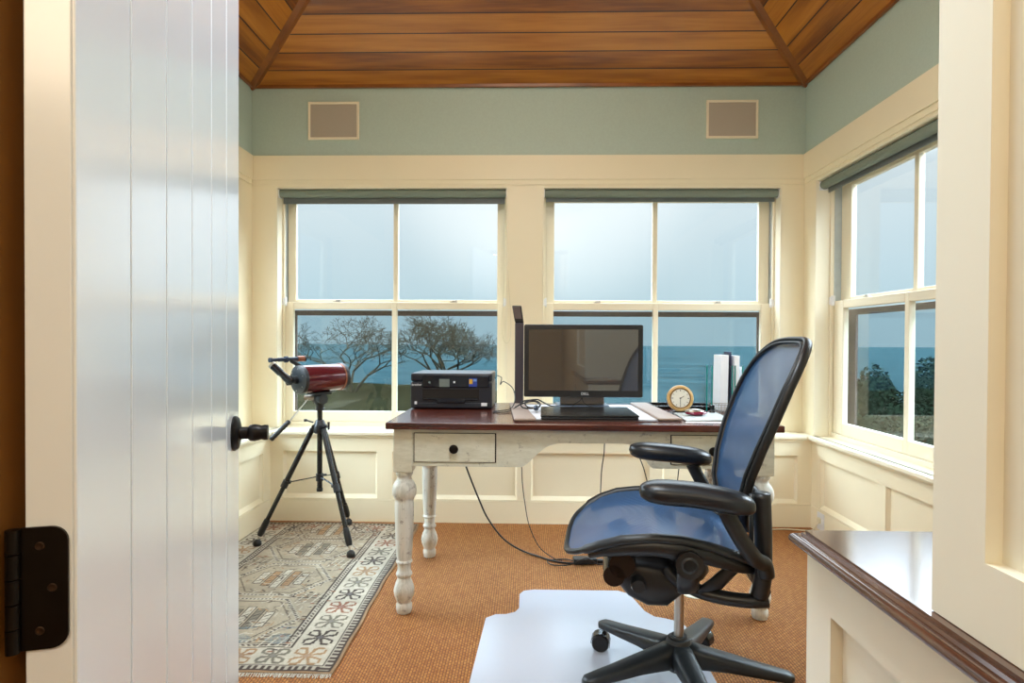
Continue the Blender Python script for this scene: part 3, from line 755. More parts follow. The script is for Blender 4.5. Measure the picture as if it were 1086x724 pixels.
M['gap'] = plain('dark_gap', srgb(30, 24, 20), .9)
for (a, b) in ((-.435, -.119), (.540, .853)):
    MB().box(a, b, 2.2900, 2.2918, .592, .7045).build('drawer_gap', M['gap'], dk)
    mb = MB().box(a+.004, b-.005, 2.2865, 2.2900, .5945, .7025)
    mb.box(a+.004, a+.013, 2.2835, 2.2867, .5945, .7025).box(b-.014, b-.005, 2.2835, 2.2867, .5945, .7025).box(a+.013, b-.014, 2.2835, 2.2867, .5945, .603).box(a+.013, b-.014, 2.2835, 2.2867, .694, .7025)
    dr = mb.build('drawer', M['distressed'], dk, bevel=.0012)
    cx = (a+b)/2-.002
    MB().lathe([(0, 0), (.008, 0), (.007, .010), (.0165, .015), (.0175, .020), (.015, .024), (.006, .0265), (0, .0265)], (cx, 2.2865, .646), (0, -1, 0), 24).build('knob', M['black_metal'], dr, smooth=True)

# ------------------------------------------------------------------ printer
px0, px1, py0, py1 = -.527, -.160, 2.69, 2.99
pr_ = thing('printer', 'black multifunction inkjet printer on the left end of the desk', 'printer', ((px0+px1)/2, (py0+py1)/2, TOPZ))
MB().box(px0, px1, py0+.004, py1, TOPZ+.004, .870).build('body', M['printer'], pr_, bevel=.007, seg=3)
MB().box(px0, px1, py0+.006, py1, .8725, .909).build('scanner_lid', M['printer'], pr_, bevel=.008, seg=3)
MB().box(px0+.055, px1-.013, py0-.002, py0+.008, .845, .900).build('control_panel', M['printer_gloss'], pr_, bevel=.004)
MB().box(px0+.055, px1-.058, py0+.0015, py0+.005, .790, .838).build('tray_slot', M['gap'], pr_)
MB().box(px0+.058, px1-.062, py0-.004, py0+.012, .790, .797).box(px0+.12, px1-.12, py0-.006, py0+.012, .776, .792).build('output_tray', M['printer_gloss'], pr_, bevel=.002)
MB().box(px0+.01, px1-.01, py0+.0, py0+.006, .755, .776).build('paper_tray', M['printer'], pr_, bevel=.002)
MB().box(-.3965, -.350, py0-.0035, py0-.001, .848, .884).build('touch_screen', M['grey_screen'], pr_, bevel=.001)
FX = Matrix.Rotation(PI/2, 4, 'X')
M['print_white'] = plain('white_print', srgb(225, 228, 232), .5)
text('logo', 'brother', .014, Matrix.Translation((px0+.029, py0+.0028, .857)) @ FX, M['print_white'], pr_)
MB().box(-.333, -.325, py0-.003, py0-.0015, .866, .874).build('button', M['print_white'], pr_)
MB().lathe([(0, 0), (.005, 0), (.005, .0012), (0, .0012)], (-.440, py0-.0015, .869), (0, -1, 0)).build('button', M['grey_screen'], pr_)
mb = MB([]) if False else MB()
mb.box(-.2635, -.227, py0-.0030, py0-.0015, .850, .888); st = mb.build('sticker', M['blue_sticker'], pr_)
MB().box(-.262, -.247, py0-.0036, py0-.0029, .862, .884).build('sticker_picture', M['yellow_sticker'], st)
MB().box(-.244, -.229, py0-.0036, py0-.0029, .874, .884).build('sticker_picture', M['sky_sticker'], st)
MB().box(px1-.048, px1-.022, py0-.0012, py0+.001, .764, .778).build('white_badge', M['print_white'], pr_)
MB().box(px0+.020, px0+.030, py0-.0012, py0+.001, .770, .783).build('white_badge', M['print_white'], pr_)

# ------------------------------------------------------------------ monitor
my = 2.73; mn = thing('monitor', 'black widescreen monitor standing at the middle of the desk', 'monitor', (.251, my+.06, TOPZ))
mx0, mx1, mz0, mz1 = -.018, .518, .803, 1.131
mb = MB().prism([(p+(mx0+mx1)/2, q+(mz0+mz1)/2) for p, q in rrect(mx1-mx0, mz1-mz0, .008)], lambda p, q, h: (p, my+h, q), .0, .028)
mb.prism([(p+(mx0+mx1)/2, q+(mz0+mz1)/2) for p, q in rrect((mx1-mx0)*.8, (mz1-mz0)*.75, .02)], lambda p, q, h: (p, my+h, q), .028, .05)
hs = mb.build('housing', M['black_plastic'], mn, bevel=.003)
MB().box(mx0+.0215, mx1-.0225, my-.0012, my+.003, mz0+.030, mz1-.022).build('display', M['monitor_glass'], mn)
text('logo', 'DELL', .0155, Matrix.Translation(((mx0+mx1)/2+.008, my-.0006, mz0+.0155)) @ FX, M['print_white'], mn)
mb = MB().box(.148, .352, my+.052, my+.066, TOPZ+.018, .95); mb.build('stand_neck', plain('stand_grey', srgb(128, 120, 114), .4, .2), mn, bevel=.004)
mb = MB().box(.13, .37, my-.0, my+.16, TOPZ+.0045, TOPZ+.018); mb.build('stand_foot', M['blue_tint_steel'], mn, bevel=.004)

# tall slim tower behind the monitor
tw = thing('slim_tower', 'tall slim dark grey tower with slanted glossy top beside the monitor', 'computer tower', (-.042, 2.90, TOPZ))
MB().box(-.0625, -.0215, 2.86, 2.965, TOPZ, 1.142).build('body', plain('tower_grey', srgb(72, 66, 72), .4, .3), tw, bevel=.003)
mb = MB().prism([(-.0625, 1.1425), (-.0215, 1.1425), (-.033, 1.222), (-.077, 1.222)], lambda p, q, h: (p, 2.855+h, q), 0, .11); cp = mb.build('slanted_cap', M['black_satin'], tw, bevel=.003)
MB().prism([(-.062, 1.160), (-.030, 1.160), (-.039, 1.217), (-.074, 1.217)], lambda p, q, h: (p, 2.853+h, q), 0, .002).build('window_panel', M['dark_frame'], cp)

# desk blotter with leather side rails
def quadslab(P, z0, z1): return MB().prism(P, lambda p, q, h: (p, q, h), z0, z1)
bl = thing('desk_blotter', 'taupe leather desk blotter with padded side rails under the laptop', 'desk pad', (.26, 2.62, TOPZ))
quadslab([(-.045, 2.305), (.592, 2.335), (.57, 2.93), (-.085, 2.90)], TOPZ, TOPZ+.003).build('pad', M['dark_leather'], bl)
quadslab([(.035, 2.36), (.515, 2.37), (.50, 2.90), (-.02, 2.89)], TOPZ+.003, TOPZ+.004).build('blotting_paper', M['paper'], bl)
quadslab([(-.052, 2.30), (.032, 2.31), (-.022, 2.90), (-.088, 2.89)], TOPZ+.003, TOPZ+.013).build('side_rail', M['beige_leather'], bl, bevel=.005, seg=3)
quadslab([(.505, 2.345), (.600, 2.35), (.578, 2.95), (.495, 2.94)], TOPZ+.003, TOPZ+.013).build('side_rail', M['beige_leather'], bl, bevel=.005, seg=3)
lp = thing('laptop', 'closed black laptop lying on the blotter in front of the monitor', 'laptop', (.25, 2.56, TOPZ+.0042))
quadslab([(.052, 2.345), (.432, 2.355), (.434, 2.66), (.060, 2.65)], TOPZ+.0045, TOPZ+.013).build('base', M['black_plastic'], lp, bevel=.003)
quadslab([(.050, 2.343), (.434, 2.353), (.436, 2.662), (.058, 2.652)], TOPZ+.0135, TOPZ+.0215).build('lid', M['black_satin'], lp, bevel=.003)

# clock
ck = thing('desk_clock', 'small round wooden desk clock right of the monitor', 'clock', (.652, 2.60, TOPZ))
cz = TOPZ+.067; ax = Vector((-.12, -1, .10)).normalized(); cc = Vector((.652, 2.60, cz))
MB().lathe([(0, -.018), (.045, -.018), (.054, -.010), (.0565, 0), (.054, .010), (.0455, .015), (.0425, .011), (0, .011)], cc, ax, 40).build('case', M['pale_wood'], ck, smooth=True)
MB().lathe([(.0415, .0105), (.0425, .0135), (.040, .0135), (.039, .0115)], cc, ax, 40).build('bezel', M['brass'], ck, smooth=True)
dial = MB().lathe([(0, .0112), (.039, .0112), (.039, .0118), (0, .0118)], cc, ax, 40).build('dial', M['clock_face'], ck)
e1 = Vector((0,0,1)); e1 = (e1-ax*ax.dot(e1)).normalized(); e2 = ax.cross(e1)
mb = MB()
for k in range(12):
    a = k*PI/6; d = e1*math.cos(a)+e2*math.sin(a); mb.tube([cc+ax*.0122+d*.030, cc+ax*.0122+d*.036], .0009 if k % 3 else .0015, 4)
mb.build('hour_marks', M['gap'], dial)
MB().tube([cc+ax*.0135-e1*.004, cc+ax*.0135-e1*.028], .0010, 4).build('clock_hand', M['gap'], dial)
MB().tube([cc+ax*.0142, cc+ax*.0142+(e1*.5-e2*.8).normalized()*.018], .0012, 4).build('clock_hand', M['gap'], dial)
MB().lathe([(0, .0118), (.003, .0118), (.003, .0150), (0, .0150)], cc, ax, 12).build('centre_pin', M['gap'], dial)
MB().box(.626, .678, 2.588, 2.630, TOPZ, TOPZ+.013).build('foot', M['black_plastic'], ck, bevel=.002)

# papers, mouse, tray, organiser at the right end
tag(quadslab([(.612, 2.345), (.80, 2.37), (.81, 2.62), (.625, 2.60)], TOPZ, TOPZ+.007).build('notebook', plain('pale_cover', srgb(196, 206, 206), .35), bevel=.002), 'pale notebook lying flat under the computer mouse', 'notebook')
tag(quadslab([(.602, 2.318), (.775, 2.315), (.79, 2.338), (.61, 2.341)], TOPZ, TOPZ+.0012).build('paper_sheet', M['paper']), 'white paper sheet at the front desk edge before the notebook', 'paper')
ms = thing('computer_mouse', 'small grey and dark red computer mouse on the notebook', 'mouse', (.690, 2.49, TOPZ+.007))
def ellip(c, rx, ry, rz, M_=None, zc=None, nu=24, nv=12, lo=-1):
    mb = MB(M_); rs = []
    for j in range(nv+1):
        ph = -PI/2+PI*j/nv; zz = math.sin(ph)
        if zz < lo: zz = lo
        rr = math.cos(ph) if zz > lo else math.cos(math.asin(lo))*(j/nv*2 if False else 1)
        rs.append([(c[0]+rx*max(rr, .001)*math.cos(2*PI*k/nu), c[1]+ry*max(rr, .001)*math.sin(2*PI*k/nu), c[2]+rz*zz) for k in range(nu)])
    return mb.rings(rs)
ellip((.690, 2.49, TOPZ+.018), .045, .028, .011).build('shell', M['mouse_red'], ms, smooth=True)
ellip((.685, 2.492, TOPZ+.024), .040, .025, .011).build('top_cover', M['chrome'], ms, smooth=True)
ty = thing('document_tray', 'flat black metal tray behind the clock', 'tray', (.70, 2.86, TOPZ))
mb = MB(); holed(mb, lambda u, d, z: (u, z, TOPZ+d), (.575, .86), (2.77, 2.95), [(.585, .85, 2.78, 2.94)], .0, .014); mb.build('rim', M['black_satin'], ty, bevel=.002)
MB().box(.585, .85, 2.78, 2.94, TOPZ, TOPZ+.003).build('base', M['black_satin'], ty)
og = thing('file_organiser', 'clear acrylic upright file organiser with teal edges at desk right', 'organiser', (.865, 2.72, TOPZ))
MB().box(.782, .952, 2.66, 2.80, TOPZ, TOPZ+.004).build('base', M['acrylic'], og)
for x in (.784, .806, .8935, .9065, .9390):
    dvp = MB().box(x-.0012, x+.0012, 2.664, 2.80, TOPZ+.0042, .952).build('divider', M['acrylic'], og)
    MB().box(x-.0022, x+.0022, 2.6600, 2.6638, TOPZ+.0042, .953).build('divider_edge', M['acrylic_edge'], dvp)
def sheet(x0, x1, lean, zt_, y0, y1, th, name, label, mat, cat):
    mb = MB(); z0 = TOPZ+.0045; P = [(x0, z0), (x0+th, z0), (x0+th+lean, zt_), (x0+lean, zt_)]
    mb.prism(P, lambda p, q, h: (p, h, q), y0, y1); return tag(mb.build(name, mat, bevel=.0008), label, cat)
sheet(.848, 0, .004, .998, 2.685, 2.79, .034, 'envelope_bundle', 'thick white bundle of envelopes standing in the organiser left slot', M['paper'], 'envelopes')
sheet(.898, 0, -.001, 1.012, 2.70, 2.79, .005, 'blue_folder', 'thin dark blue folder standing in the organiser', plain('navy_folder', srgb(30, 36, 70), .5), 'folder')
sheet(.9095, 0, .002, .995, 2.685, 2.79, .022, 'paper_bundle', 'white bundle of papers in the organiser right slot', M['paper'], 'papers')
sheet(.9440, 0, .001, .945, 2.70, 2.78, .003, 'letter', 'single white letter leaning at the organiser right end', M['paper'], 'letter')
wb_ = thing('wire_pen_basket', 'small wire basket before the acrylic organiser', 'basket', (.84, 2.60, TOPZ))
mb = MB()
for z in (.003, .022, .042):
    P = [(.805+.0, 2.575), (.872, 2.575), (.872, 2.645), (.805, 2.645)]
    mb.tube([(a, b, TOPZ+z) for a, b in P], .0012, 5, closed=True)
mb.build('hoops', M['chrome'], wb_)
for i in range(6):
    for y in (2.575, 2.645): MB().tube([(.805+.0134*i, y, TOPZ+.003), (.805+.0134*i, y, TOPZ+.042)], .001, 5).build('wire', M['chrome'], wb_)
tag(MB().lathe([(0, 0), (.012, 0), (.012, .012), (.009, .016), (.010, .038), (0, .040)], (.789, 2.60, TOPZ), (0,0,1), 18).build('stamp', M['black_satin'], smooth=True), 'small black upright stamp beside the wire basket', 'stamp')
ph = thing('headset_cup', 'rounded black desk accessory partly hidden behind the chair back', 'desk accessory', (.866, 2.52, TOPZ)); ph.name = 'desk_accessory'
MB().prism([(-.035, 0), (.035, 0), (.035, .010), (.018, .034), (-.005, .038), (-.028, .022)], lambda p, q, h: (.868+p, 2.50+h, TOPZ+q), 0, .03).build('body', M['black_satin'], ph, bevel=.004)
MB().cyl((.870, 2.4985, TOPZ+.022), (.870, 2.4995, TOPZ+.022), .009).build('reel', M['chrome'], ph)

# cable tangle on the desk
def cable(name, pts, r, label, mat='black_plastic', n=8, cat='cable', group=None):
    return tag(MB().tube(catmull(pts, n), r, 7).build(name, M[mat], smooth='all'), label, cat, group)
z = TOPZ+.004
cable('printer_cable', [(-.150, 2.96, .885), (-.128, 2.93, .875), (-.133, 2.90, .845), (-.115, 2.87, .862), (-.070, 2.80, .835), (-.058, 2.72, .790), (-.075, 2.66, z+.006), (-.12, 2.63, z), (-.150, 2.60, z), (-.118, 2.57, z), (-.08, 2.60, z+.002), (-.045, 2.66, z+.018)], .0022, 'black cable looping from the printer side onto the desk')
cable('coiled_cable', [(-.055, 2.64, z+.014), (-.02, 2.66, z+.03), (.03, 2.68, z+.036), (.055, 2.66, z+.022), (.03, 2.62, z+.014), (-.02, 2.61, z+.016), (-.03, 2.64, z+.036), (.01, 2.66, z+.044), (.05, 2.64, z+.036), (.045, 2.60, z+.018), (0, 2.60, z+.02), (-.01, 2.63, z+.04), (.04, 2.67, z+.046), (.07, 2.68, z+.032), (.10, 2.70, z+.016), (.13, 2.715, z+.010)], .0032, 'tangled coil of black cable between the blotter and the monitor')
for i, pts in enumerate(([(.245, 2.742, .800), (.235, 2.738, .785), (.21, 2.725, .772), (.195, 2.715, z+.002)], [(.246, 2.742, .800), (.255, 2.735, .776), (.29, 2.725, .762), (.34, 2.72, z+.003), (.39, 2.73, z+.002)])):
    cable('monitor_cable', pts, .0020, ['short black cable curving left under the monitor logo', 'short black cable curving right under the monitor logo'][i])
tag(ellip((.035, 2.57, z+.02), .012, .035, .012, Matrix.Rotation(0, 4, 'Z')).build('plug', M['blue_tint_steel'], smooth=True), 'grey blue cable plug resting on the left blotter rail', 'plug')

# cables below the desk
cable('floor_cable', [(-.345, 2.955, .60), (-.335, 2.99, .52), (-.300, 3.02, .40), (-.245, 3.05, .25), (-.20, 3.06, .15), (-.12, 3.04, .055), (-.03, 3.0, .012), (.06, 2.93, .006), (.14, 2.87, .005), (.22, 2.85, .005), (.30, 2.86, .006), (.42, 2.90, .006)], .0045, 'thick black power cord sagging from the left desk end to the floor')
cable('thin_cable', [(.055, 2.96, .68), (.055, 2.965, .62), (.035, 2.97, .575), (-.005, 2.975, .555), (-.045, 2.975, .565), (-.050, 2.98, .52), (-.030, 2.99, .44), (-.025, 3.0, .35), (-.012, 3.0, .25), (.01, 2.99, .14), (.06, 2.94, .05), (.13, 2.90, .010), (.17, 2.880, .006)], .0022, 'thin black cable dropping from the knee opening left side to the adapter')
cable('hanging_cable', [(.196, 2.96, .69), (.188, 2.965, .63), (.188, 2.965, .575), (.20, 2.965, .562), (.216, 2.965, .58), (.236, 2.965, .63), (.242, 2.96, .69)], .003, 'short black cable loop hanging in the knee opening')
cable('grey_cable', [(.405, 2.96, .70), (.395, 2.965, .64), (.380, 2.97, .57), (.376, 2.975, .50), (.366, 2.98, .42), (.362, 2.985, .30), (.36, 2.98, .18), (.35, 2.96, .06), (.34, 2.94, .02)], .0026, 'grey cable dropping straight behind the chair seat front')
cable('arm_side_cable', [(.535, 2.96, .66), (.53, 2.965, .56), (.545, 2.97, .50), (.575, 2.975, .42), (.60, 2.98, .30), (.60, 2.96, .10), (.56, 2.93, .008), (.45, 2.91, .006)], .0026, 'black cable seen between the two chair armrests')
cable('drawer_side_cable', [(.76, 2.96, .66), (.755, 2.965, .58), (.75, 2.97, .50), (.74, 2.975, .40), (.72, 2.98, .20), (.68, 2.95, .01), (.60, 2.93, .006)], .0026, 'black cable hanging below the right hand drawer')
adp = thing('power_adapter', 'black power adapter brick lying on the floor behind the chair', 'adapter', (.275, 2.865, 0))
MB().box(.220, .330, 2.840, 2.890, .001, .030, R=Matrix.Rotation(.1, 3, 'Z')).build('brick', M['graphite'], adp, bevel=.006)
MB().box(.334, .362, 2.850, 2.875, .004, .022).build('plug_block', M['black_plastic'], adp, bevel=.004)
cable('adapter_cord', [(.218, 2.865, .012), (.18, 2.90, .006), (.10, 2.88, .006), (.12, 2.82, .008), (.20, 2.81, .014), (.28, 2.835, .036), (.33, 2.82, .014), (.38, 2.84, .01), (.365, 2.862, .012)], .003, 'black cord looped around the power adapter')
cable('white_cord', [(1.612, 3.352, .075), (1.590, 3.345, .055), (1.575, 3.36, .02), (1.54, 3.40, .006), (1.45, 3.42, .005), (1.35, 3.41, .005), (1.2, 3.43, .005), (.95, 3.40, .005)], .0035, 'white cord running along the floor to the wall outlet', 'cord_cream')
ol = thing('wall_outlet', 'white wall outlet low on the right wall', 'outlet', (XR, 3.35, .03))
MB().box(XR-.0085, XR-.0035, 3.312, 3.388, .022, .118).build('cover_plate', M['white_plastic'], ol, bevel=.002)
MB().box(XR-.020, XR-.0087, 3.338, 3.366, .062, .090).build('plug', M['cord_cream'], ol, bevel=.003)
tag(MB().lathe([(0, .0005), (.060, .0005), (.058, .0035), (.020, .0050), (0, .0050)], (.705, 2.545, 0), (0,0,1), 32).build('floor_disc', plain('cream_disc', srgb(222, 212, 186), .5), smooth=True), 'round cream cap lying flat on the sisal behind the chair column', 'floor cap')
# ------------------------------------------------------------------ telescope and tripod
TX, TY = -1.078, 3.10
tp = thing('tripod', 'black camera tripod with pan handle standing on the patterned rug', 'tripod', (TX, TY, 0))
ZR = .0085
MB().cyl((TX, TY, .285), (TX, TY, .690), .0135, 18).build('centre_column', M['black_satin'], tp, smooth=True)
MB().cyl((TX, TY, .270), (TX, TY, .286), .0155, 18).build('column_cap', M['black_plastic'], tp, smooth=True)
mb = MB().lathe([(0, .572), (.026, .572), (.034, .580), (.034, .612), (.028, .622), (.020, .640), (0, .640)], (TX, TY, 0), (0,0,1), 24)
sh = mb.build('shoulder', M['black_plastic'], tp, smooth=True)
mb = MB().tube([(TX-.03, TY-.01, .628), (TX-.062, TY-.02, .640)], .004, 8).tube([(TX-.06, TY-.02, .640), (TX-.074, TY-.022, .640)], .007, 10); mb.build('crank_handle', M['black_plastic'], sh, smooth=True)
mb = MB().tube([(TX+.03, TY-.012, .606), (TX+.052, TY-.018, .606)], .005, 8).tube([(TX+.052, TY-.018, .592), (TX+.052, TY-.018, .632)], .006, 8); mb.build('lock_knob', M['black_plastic'], sh, smooth=True)
feet = [(-1.371, 3.024), (-.851, 2.885), (-1.014, 3.392)]
br0 = Vector((TX, TY, .345))
MB().lathe([(0, .325), (.019, .325), (.019, .362), (0, .362)], (TX, TY, 0), (0,0,1), 20).build('brace_collar', M['black_plastic'], tp, smooth=True)
MB().tube([(TX+.018, TY-.01, .356), (TX+.040, TY-.02, .360)], .006, 8).build('brace_knob', M['black_plastic'], tp, smooth=True)
for fx, fy in feet:
    d = Vector((fx-TX, fy-TY, 0)).normalized()
    a = Vector((TX, TY, .595))+d*.036; b = Vector((fx, fy, ZR+.028)); ax_ = (b-a).normalized()
    at2 = lambda t: a+(b-a)*t
    side = ax_.cross(Vector((0,0,1))).normalized()
    mb = MB()
    mb.tube([at2(0), at2(.50)], .0135, 12); mb.tube([at2(-.02)-side*.018, at2(-.02)+side*.018], .010, 12)
    lg = mb.build('leg', M['black_satin'], tp, smooth=True)
    MB().tube([at2(.47), at2(.53)], .0175, 12).build('leg_clamp', M['black_plastic'], lg, smooth=True)
    MB().tube([at2(.53), at2(.86)], .0112, 12).build('lower_tube', M['black_satin'], lg, smooth=True)
    MB().tube([at2(.82), at2(.86), at2(.93), at2(.96)], [.014, .0165, .0165, .013], 12).build('leg_clamp', M['black_plastic'], lg, smooth=True)
    MB().tube([at2(.96), at2(.992)], .006, 8).build('foot_spike', M['chrome'], lg, smooth=True)
    MB().lathe([(0, ZR), (.019, ZR), (.0215, ZR+.008), (.019, ZR+.022), (.010, ZR+.031), (0, ZR+.033)], (fx, fy, 0), (0,0,1), 18).build('rubber_foot', M['black_plastic'], lg, smooth=True)
    e = at2(.485)
    mb = MB().tube([br0+d*.018, e-d*.014], .0052, 8, asp=.6); mb.tube([e-d*.018-side*.014, e-d*.018+side*.014], .008, 8)
    mb.build('brace', M['black_satin'], lg, smooth=True)
# head
MB().lathe([(0, .690), (.024, .690), (.024, .700), (.021, .703), (.021, .720), (.026, .724), (.026, .740), (0, .740)], (TX, TY, 0), (0,0,1), 24).build('pan_base', M['black_plastic'], tp, smooth=True)
taz = math.radians(36)   # telescope axis, right of straight ahead
aT = Vector((math.sin(taz), math.cos(taz), .02)).normalized(); sT = aT.cross(Vector((0,0,1))).normalized(); uT = sT.cross(aT)
hc = Vector((TX+.0, TY, .750))
mb = MB().cyl(hc-sT*.034, hc+sT*.034, .027, 24).box(hc.x-.024, hc.x+.024, hc.y-.024, hc.y+.024, .735, .766)
mb.build('tilt_head', M['graphite'], tp, smooth=True, bevel=.003)
mb = MB().cyl(hc-aT*.02-sT*.02+Vector((-.05,0,.005)), hc+Vector((-.02,0,.005)), .014, 16); mb.build('pan_lock', M['chrome'], tp, smooth=True)
h0 = Vector((TX-.045, TY-.05, .752)); h1 = Vector((-1.170, 2.93, .655)); h2 = Vector((-1.232, 2.86, .575))
hd = MB().tube([h0, h1], .0035, 8).build('pan_handle', M['chrome'], tp, smooth=True)
dd = (h2-h1).normalized(); L = (h2-h1).length; pts = []; rad = []
for i in range(15):
    pts.append(h1+dd*L*i/14); rad.append(.0125 if i % 2 else .0105)
MB().tube(pts, rad, 12).build('grip', M['black_plastic'], hd, smooth='all')
MB().box(-.032, .032, -.05, .05, -.006, .006, R=Matrix.Rotation(-taz, 3, 'Z'), c=(0,0,0)).build('x', M['black_plastic'])
_q = bpy.data.objects['x']; _q.name = 'mount_plate'; _q.data.name = 'mount_plate'
_q.parent = tp; _q.location = Vector((TX, TY, .7725))-Vector((TX, TY, 0))

cT = Vector((TX-.0, TY, .857)) + aT*.01
te = thing('telescope', 'short fat maroon telescope with black rear plate on the tripod', 'telescope', (cT.x, cT.y, .797))
R_ = .0705
MB().lathe([(0, -.125), (R_-.002, -.125), (R_, -.120), (R_, .105), (R_-.002, .107), (0, .107)], cT, aT, 48).build('optical_tube', M['maroon'], te, smooth=True)
MB().lathe([(0, -.146), (.030, -.146), (R_-.010, -.142), (R_+.001, -.136), (R_+.001, -.118), (R_-.004, -.117)], cT, aT, 48).build('rear_cell', M['graphite'], te, smooth=True)
MB().lathe([(R_-.001, .101), (R_+.0025, .101), (R_+.0025, .109), (R_-.001, .109)], cT, aT, 48).build('copper_ring', M['copper'], te, smooth=True)
MB().lathe([(R_-.006, .109), (R_+.003, .109), (R_+.003, .127), (R_-.006, .127), (R_-.006, .113), (0, .113)], cT, aT, 48).build('front_cap', M['graphite'], te, smooth=True)
mb = MB()
P = [cT-uT*(R_+.002)+aT*t for t in (-.08, .08)]
mb.tube(P, .012, 4, up=uT, asp=.6); mb.build('dovetail_bar', M['black_plastic'], te)
rc = cT-aT*.146
for k in range(6):
    a = k*PI/3+.4; d = sT*math.cos(a)+uT*math.sin(a); MB().lathe([(0, 0), (.003, 0), (.003, .002), (0, .002)], rc+d*.055+aT*.003, -aT, 10).build('screw', M['chrome'], te)
mb = MB().lathe([(0, 0), (.021, 0), (.021, .018), (.017, .020), (.017, .030), (0, .030)], rc, -aT, 24); vb = mb.build('visual_back', M['black_plastic'], te, smooth=True)
MB().lathe([(0, 0), (.009, 0), (.010, .016), (.007, .020), (0, .020)], rc-uT*.0-sT*.030, -aT, 18).build('focus_knob', M['chrome'], te, smooth=True)
# prism diagonal and eyepiece, pointing up and to the left
dg = rc-aT*.042
mb = MB(); q1 = (-sT*.72+uT*.62-aT*.30).normalized()
mb.tube([dg+aT*.014, dg-aT*.012], .024, 4, asp=1); mb.tube([dg-q1*.015, dg+q1*.03], .0185, 16); mb.build('diagonal', M['black_satin'], te, smooth=True)
e0 = dg+q1*.03
ep = MB().tube([e0, e0+q1*.030], .0165, 20).tube([e0+q1*.030, e0+q1*.082], .0185, 20).build('eyepiece', M['black_satin'], te, smooth=True)
MB().tube([e0+q1*.082, e0+q1*.094], .0195, 20).build('eye_cup', M['chrome'], ep, smooth=True)
# finder scope on its stalk
fb = cT-aT*.085+(uT*.80-sT*.60)*(R_+.002)
fc = fb+uT*.042-sT*.058-aT*.038
MB().tube([fb, fb+(fc+aT*.0-fb)*.85], .0075, 8, asp=1.4).build('finder_stalk', M['black_plastic'], te, smooth=True)
fs = MB().tube([fc-aT*.060, fc+aT*.050], .0105, 18).tube([fc-aT*.100, fc-aT*.055], .0085, 18).tube([fc-aT*.022, fc-aT*.008], .0165, 18).tube([fc-aT*.108, fc-aT*.094], .012, 18).build('finder_scope', M['blue_tint_steel'], te, smooth=True)
MB().tube([fc+aT*.050, fc+aT*.088], .0145, 20).build('finder_objective', M['copper'], fs, smooth=True)
MB().tube([fc+aT*.088, fc+aT*.096], .0160, 20).build('finder_rim', M['graphite'], fs, smooth=True)

# ------------------------------------------------------------------ office chair
CX, CY = .460, 1.825
chr_ = thing('office_chair', 'black office chair with blue mesh seat and back turned toward the left', 'office chair', (CX, CY, 0), math.radians(173))
K = Matrix.Translation((CX, CY, 0)) @ Matrix.Rotation(math.radians(173), 4, 'Z')      # local x forward, +y toward the camera
def km(): return MB(K)
zseat = lambda u: interp(u, [-.21, -.18, -.12, -.05, .03, .10, .18, .235, .28, .315, .335], [.455, .470, .503, .530, .549, .556, .550, .532, .505, .475, .448])
so = [(.335, 0), (.332, .10), (.313, .185), (.262, .238), (.18, .258), (.05, .262), (-.06, .250), (-.14, .222), (-.19, .16), (-.205, .08)]
outline = [(a, b) for a, b in so] + [(-.208, 0)] + [(a, -b) for a, b in so[::-1][:-1]]
oc = [(p.x, p.y) for p in catmull([(a, b, 0) for a, b in outline], 6, closed=True)]
lipdrop = lambda u, v: -.022*max(0, (abs(v)-.12)/.14)**2 * interp(u, [.0, .30], [.2, 1])
ring = [(a, b, zseat(a)+lipdrop(a, b)) for a, b in oc]
halfw = lambda u: interp(u, [-.208, -.19, -.14, -.06, .05, .18, .262, .313, .332, .336], [.0, .16, .222, .250, .262, .258, .238, .185, .10, .0])
def seatfn(s, t):
    u = -.205+.538*s; w = max(halfw(u), .002)-.004; v = (t*2-1)*w
    return (u, v, zseat(u)+lipdrop(u, v)-.020*(1-(v/w)**2)*min(1, (u+.21)/.1)*min(1, (.337-u)/.08))
km().grid(seatfn, 44, 26).build('seat_mesh', M['mesh'], chr_, smooth='all')
sf_ = km().tube(ring, [.009+.007*min(1, abs(q[1])/.2)*(1 if q[0] < .28 else .3) for q in ring], 10, closed=True, up=(0,0,1), asp=.8).build('seat_frame', M['graphite'], chr_, smooth='all')
for s in (-1, 1):
    P = []; 
    for i in range(15):
        u = .265-.46*i/14; w = halfw(u)-.012
        P.append((u, s*w, zseat(u)+lipdrop(u, w)-.026))
    rr = [.010+.019*math.sin(PI*min(1, max(0, i/14)))**.7 for i in range(15)]
    km().tube(P, rr, 10, up=(0,0,1), asp=1.0).build('side_rail', M['black_plastic'], chr_, smooth='all')
# cross bars below the seat carrying it on the mechanism
mb = km()
for u in (.045,): mb.tube([(u, -.235, zseat(u)-.055), (u, -.10, .475), (u, .10, .475), (u, .235, zseat(u)-.055)], .016, 10)
mb.build('seat_cross_bar', M['black_plastic'], chr_, smooth='all')
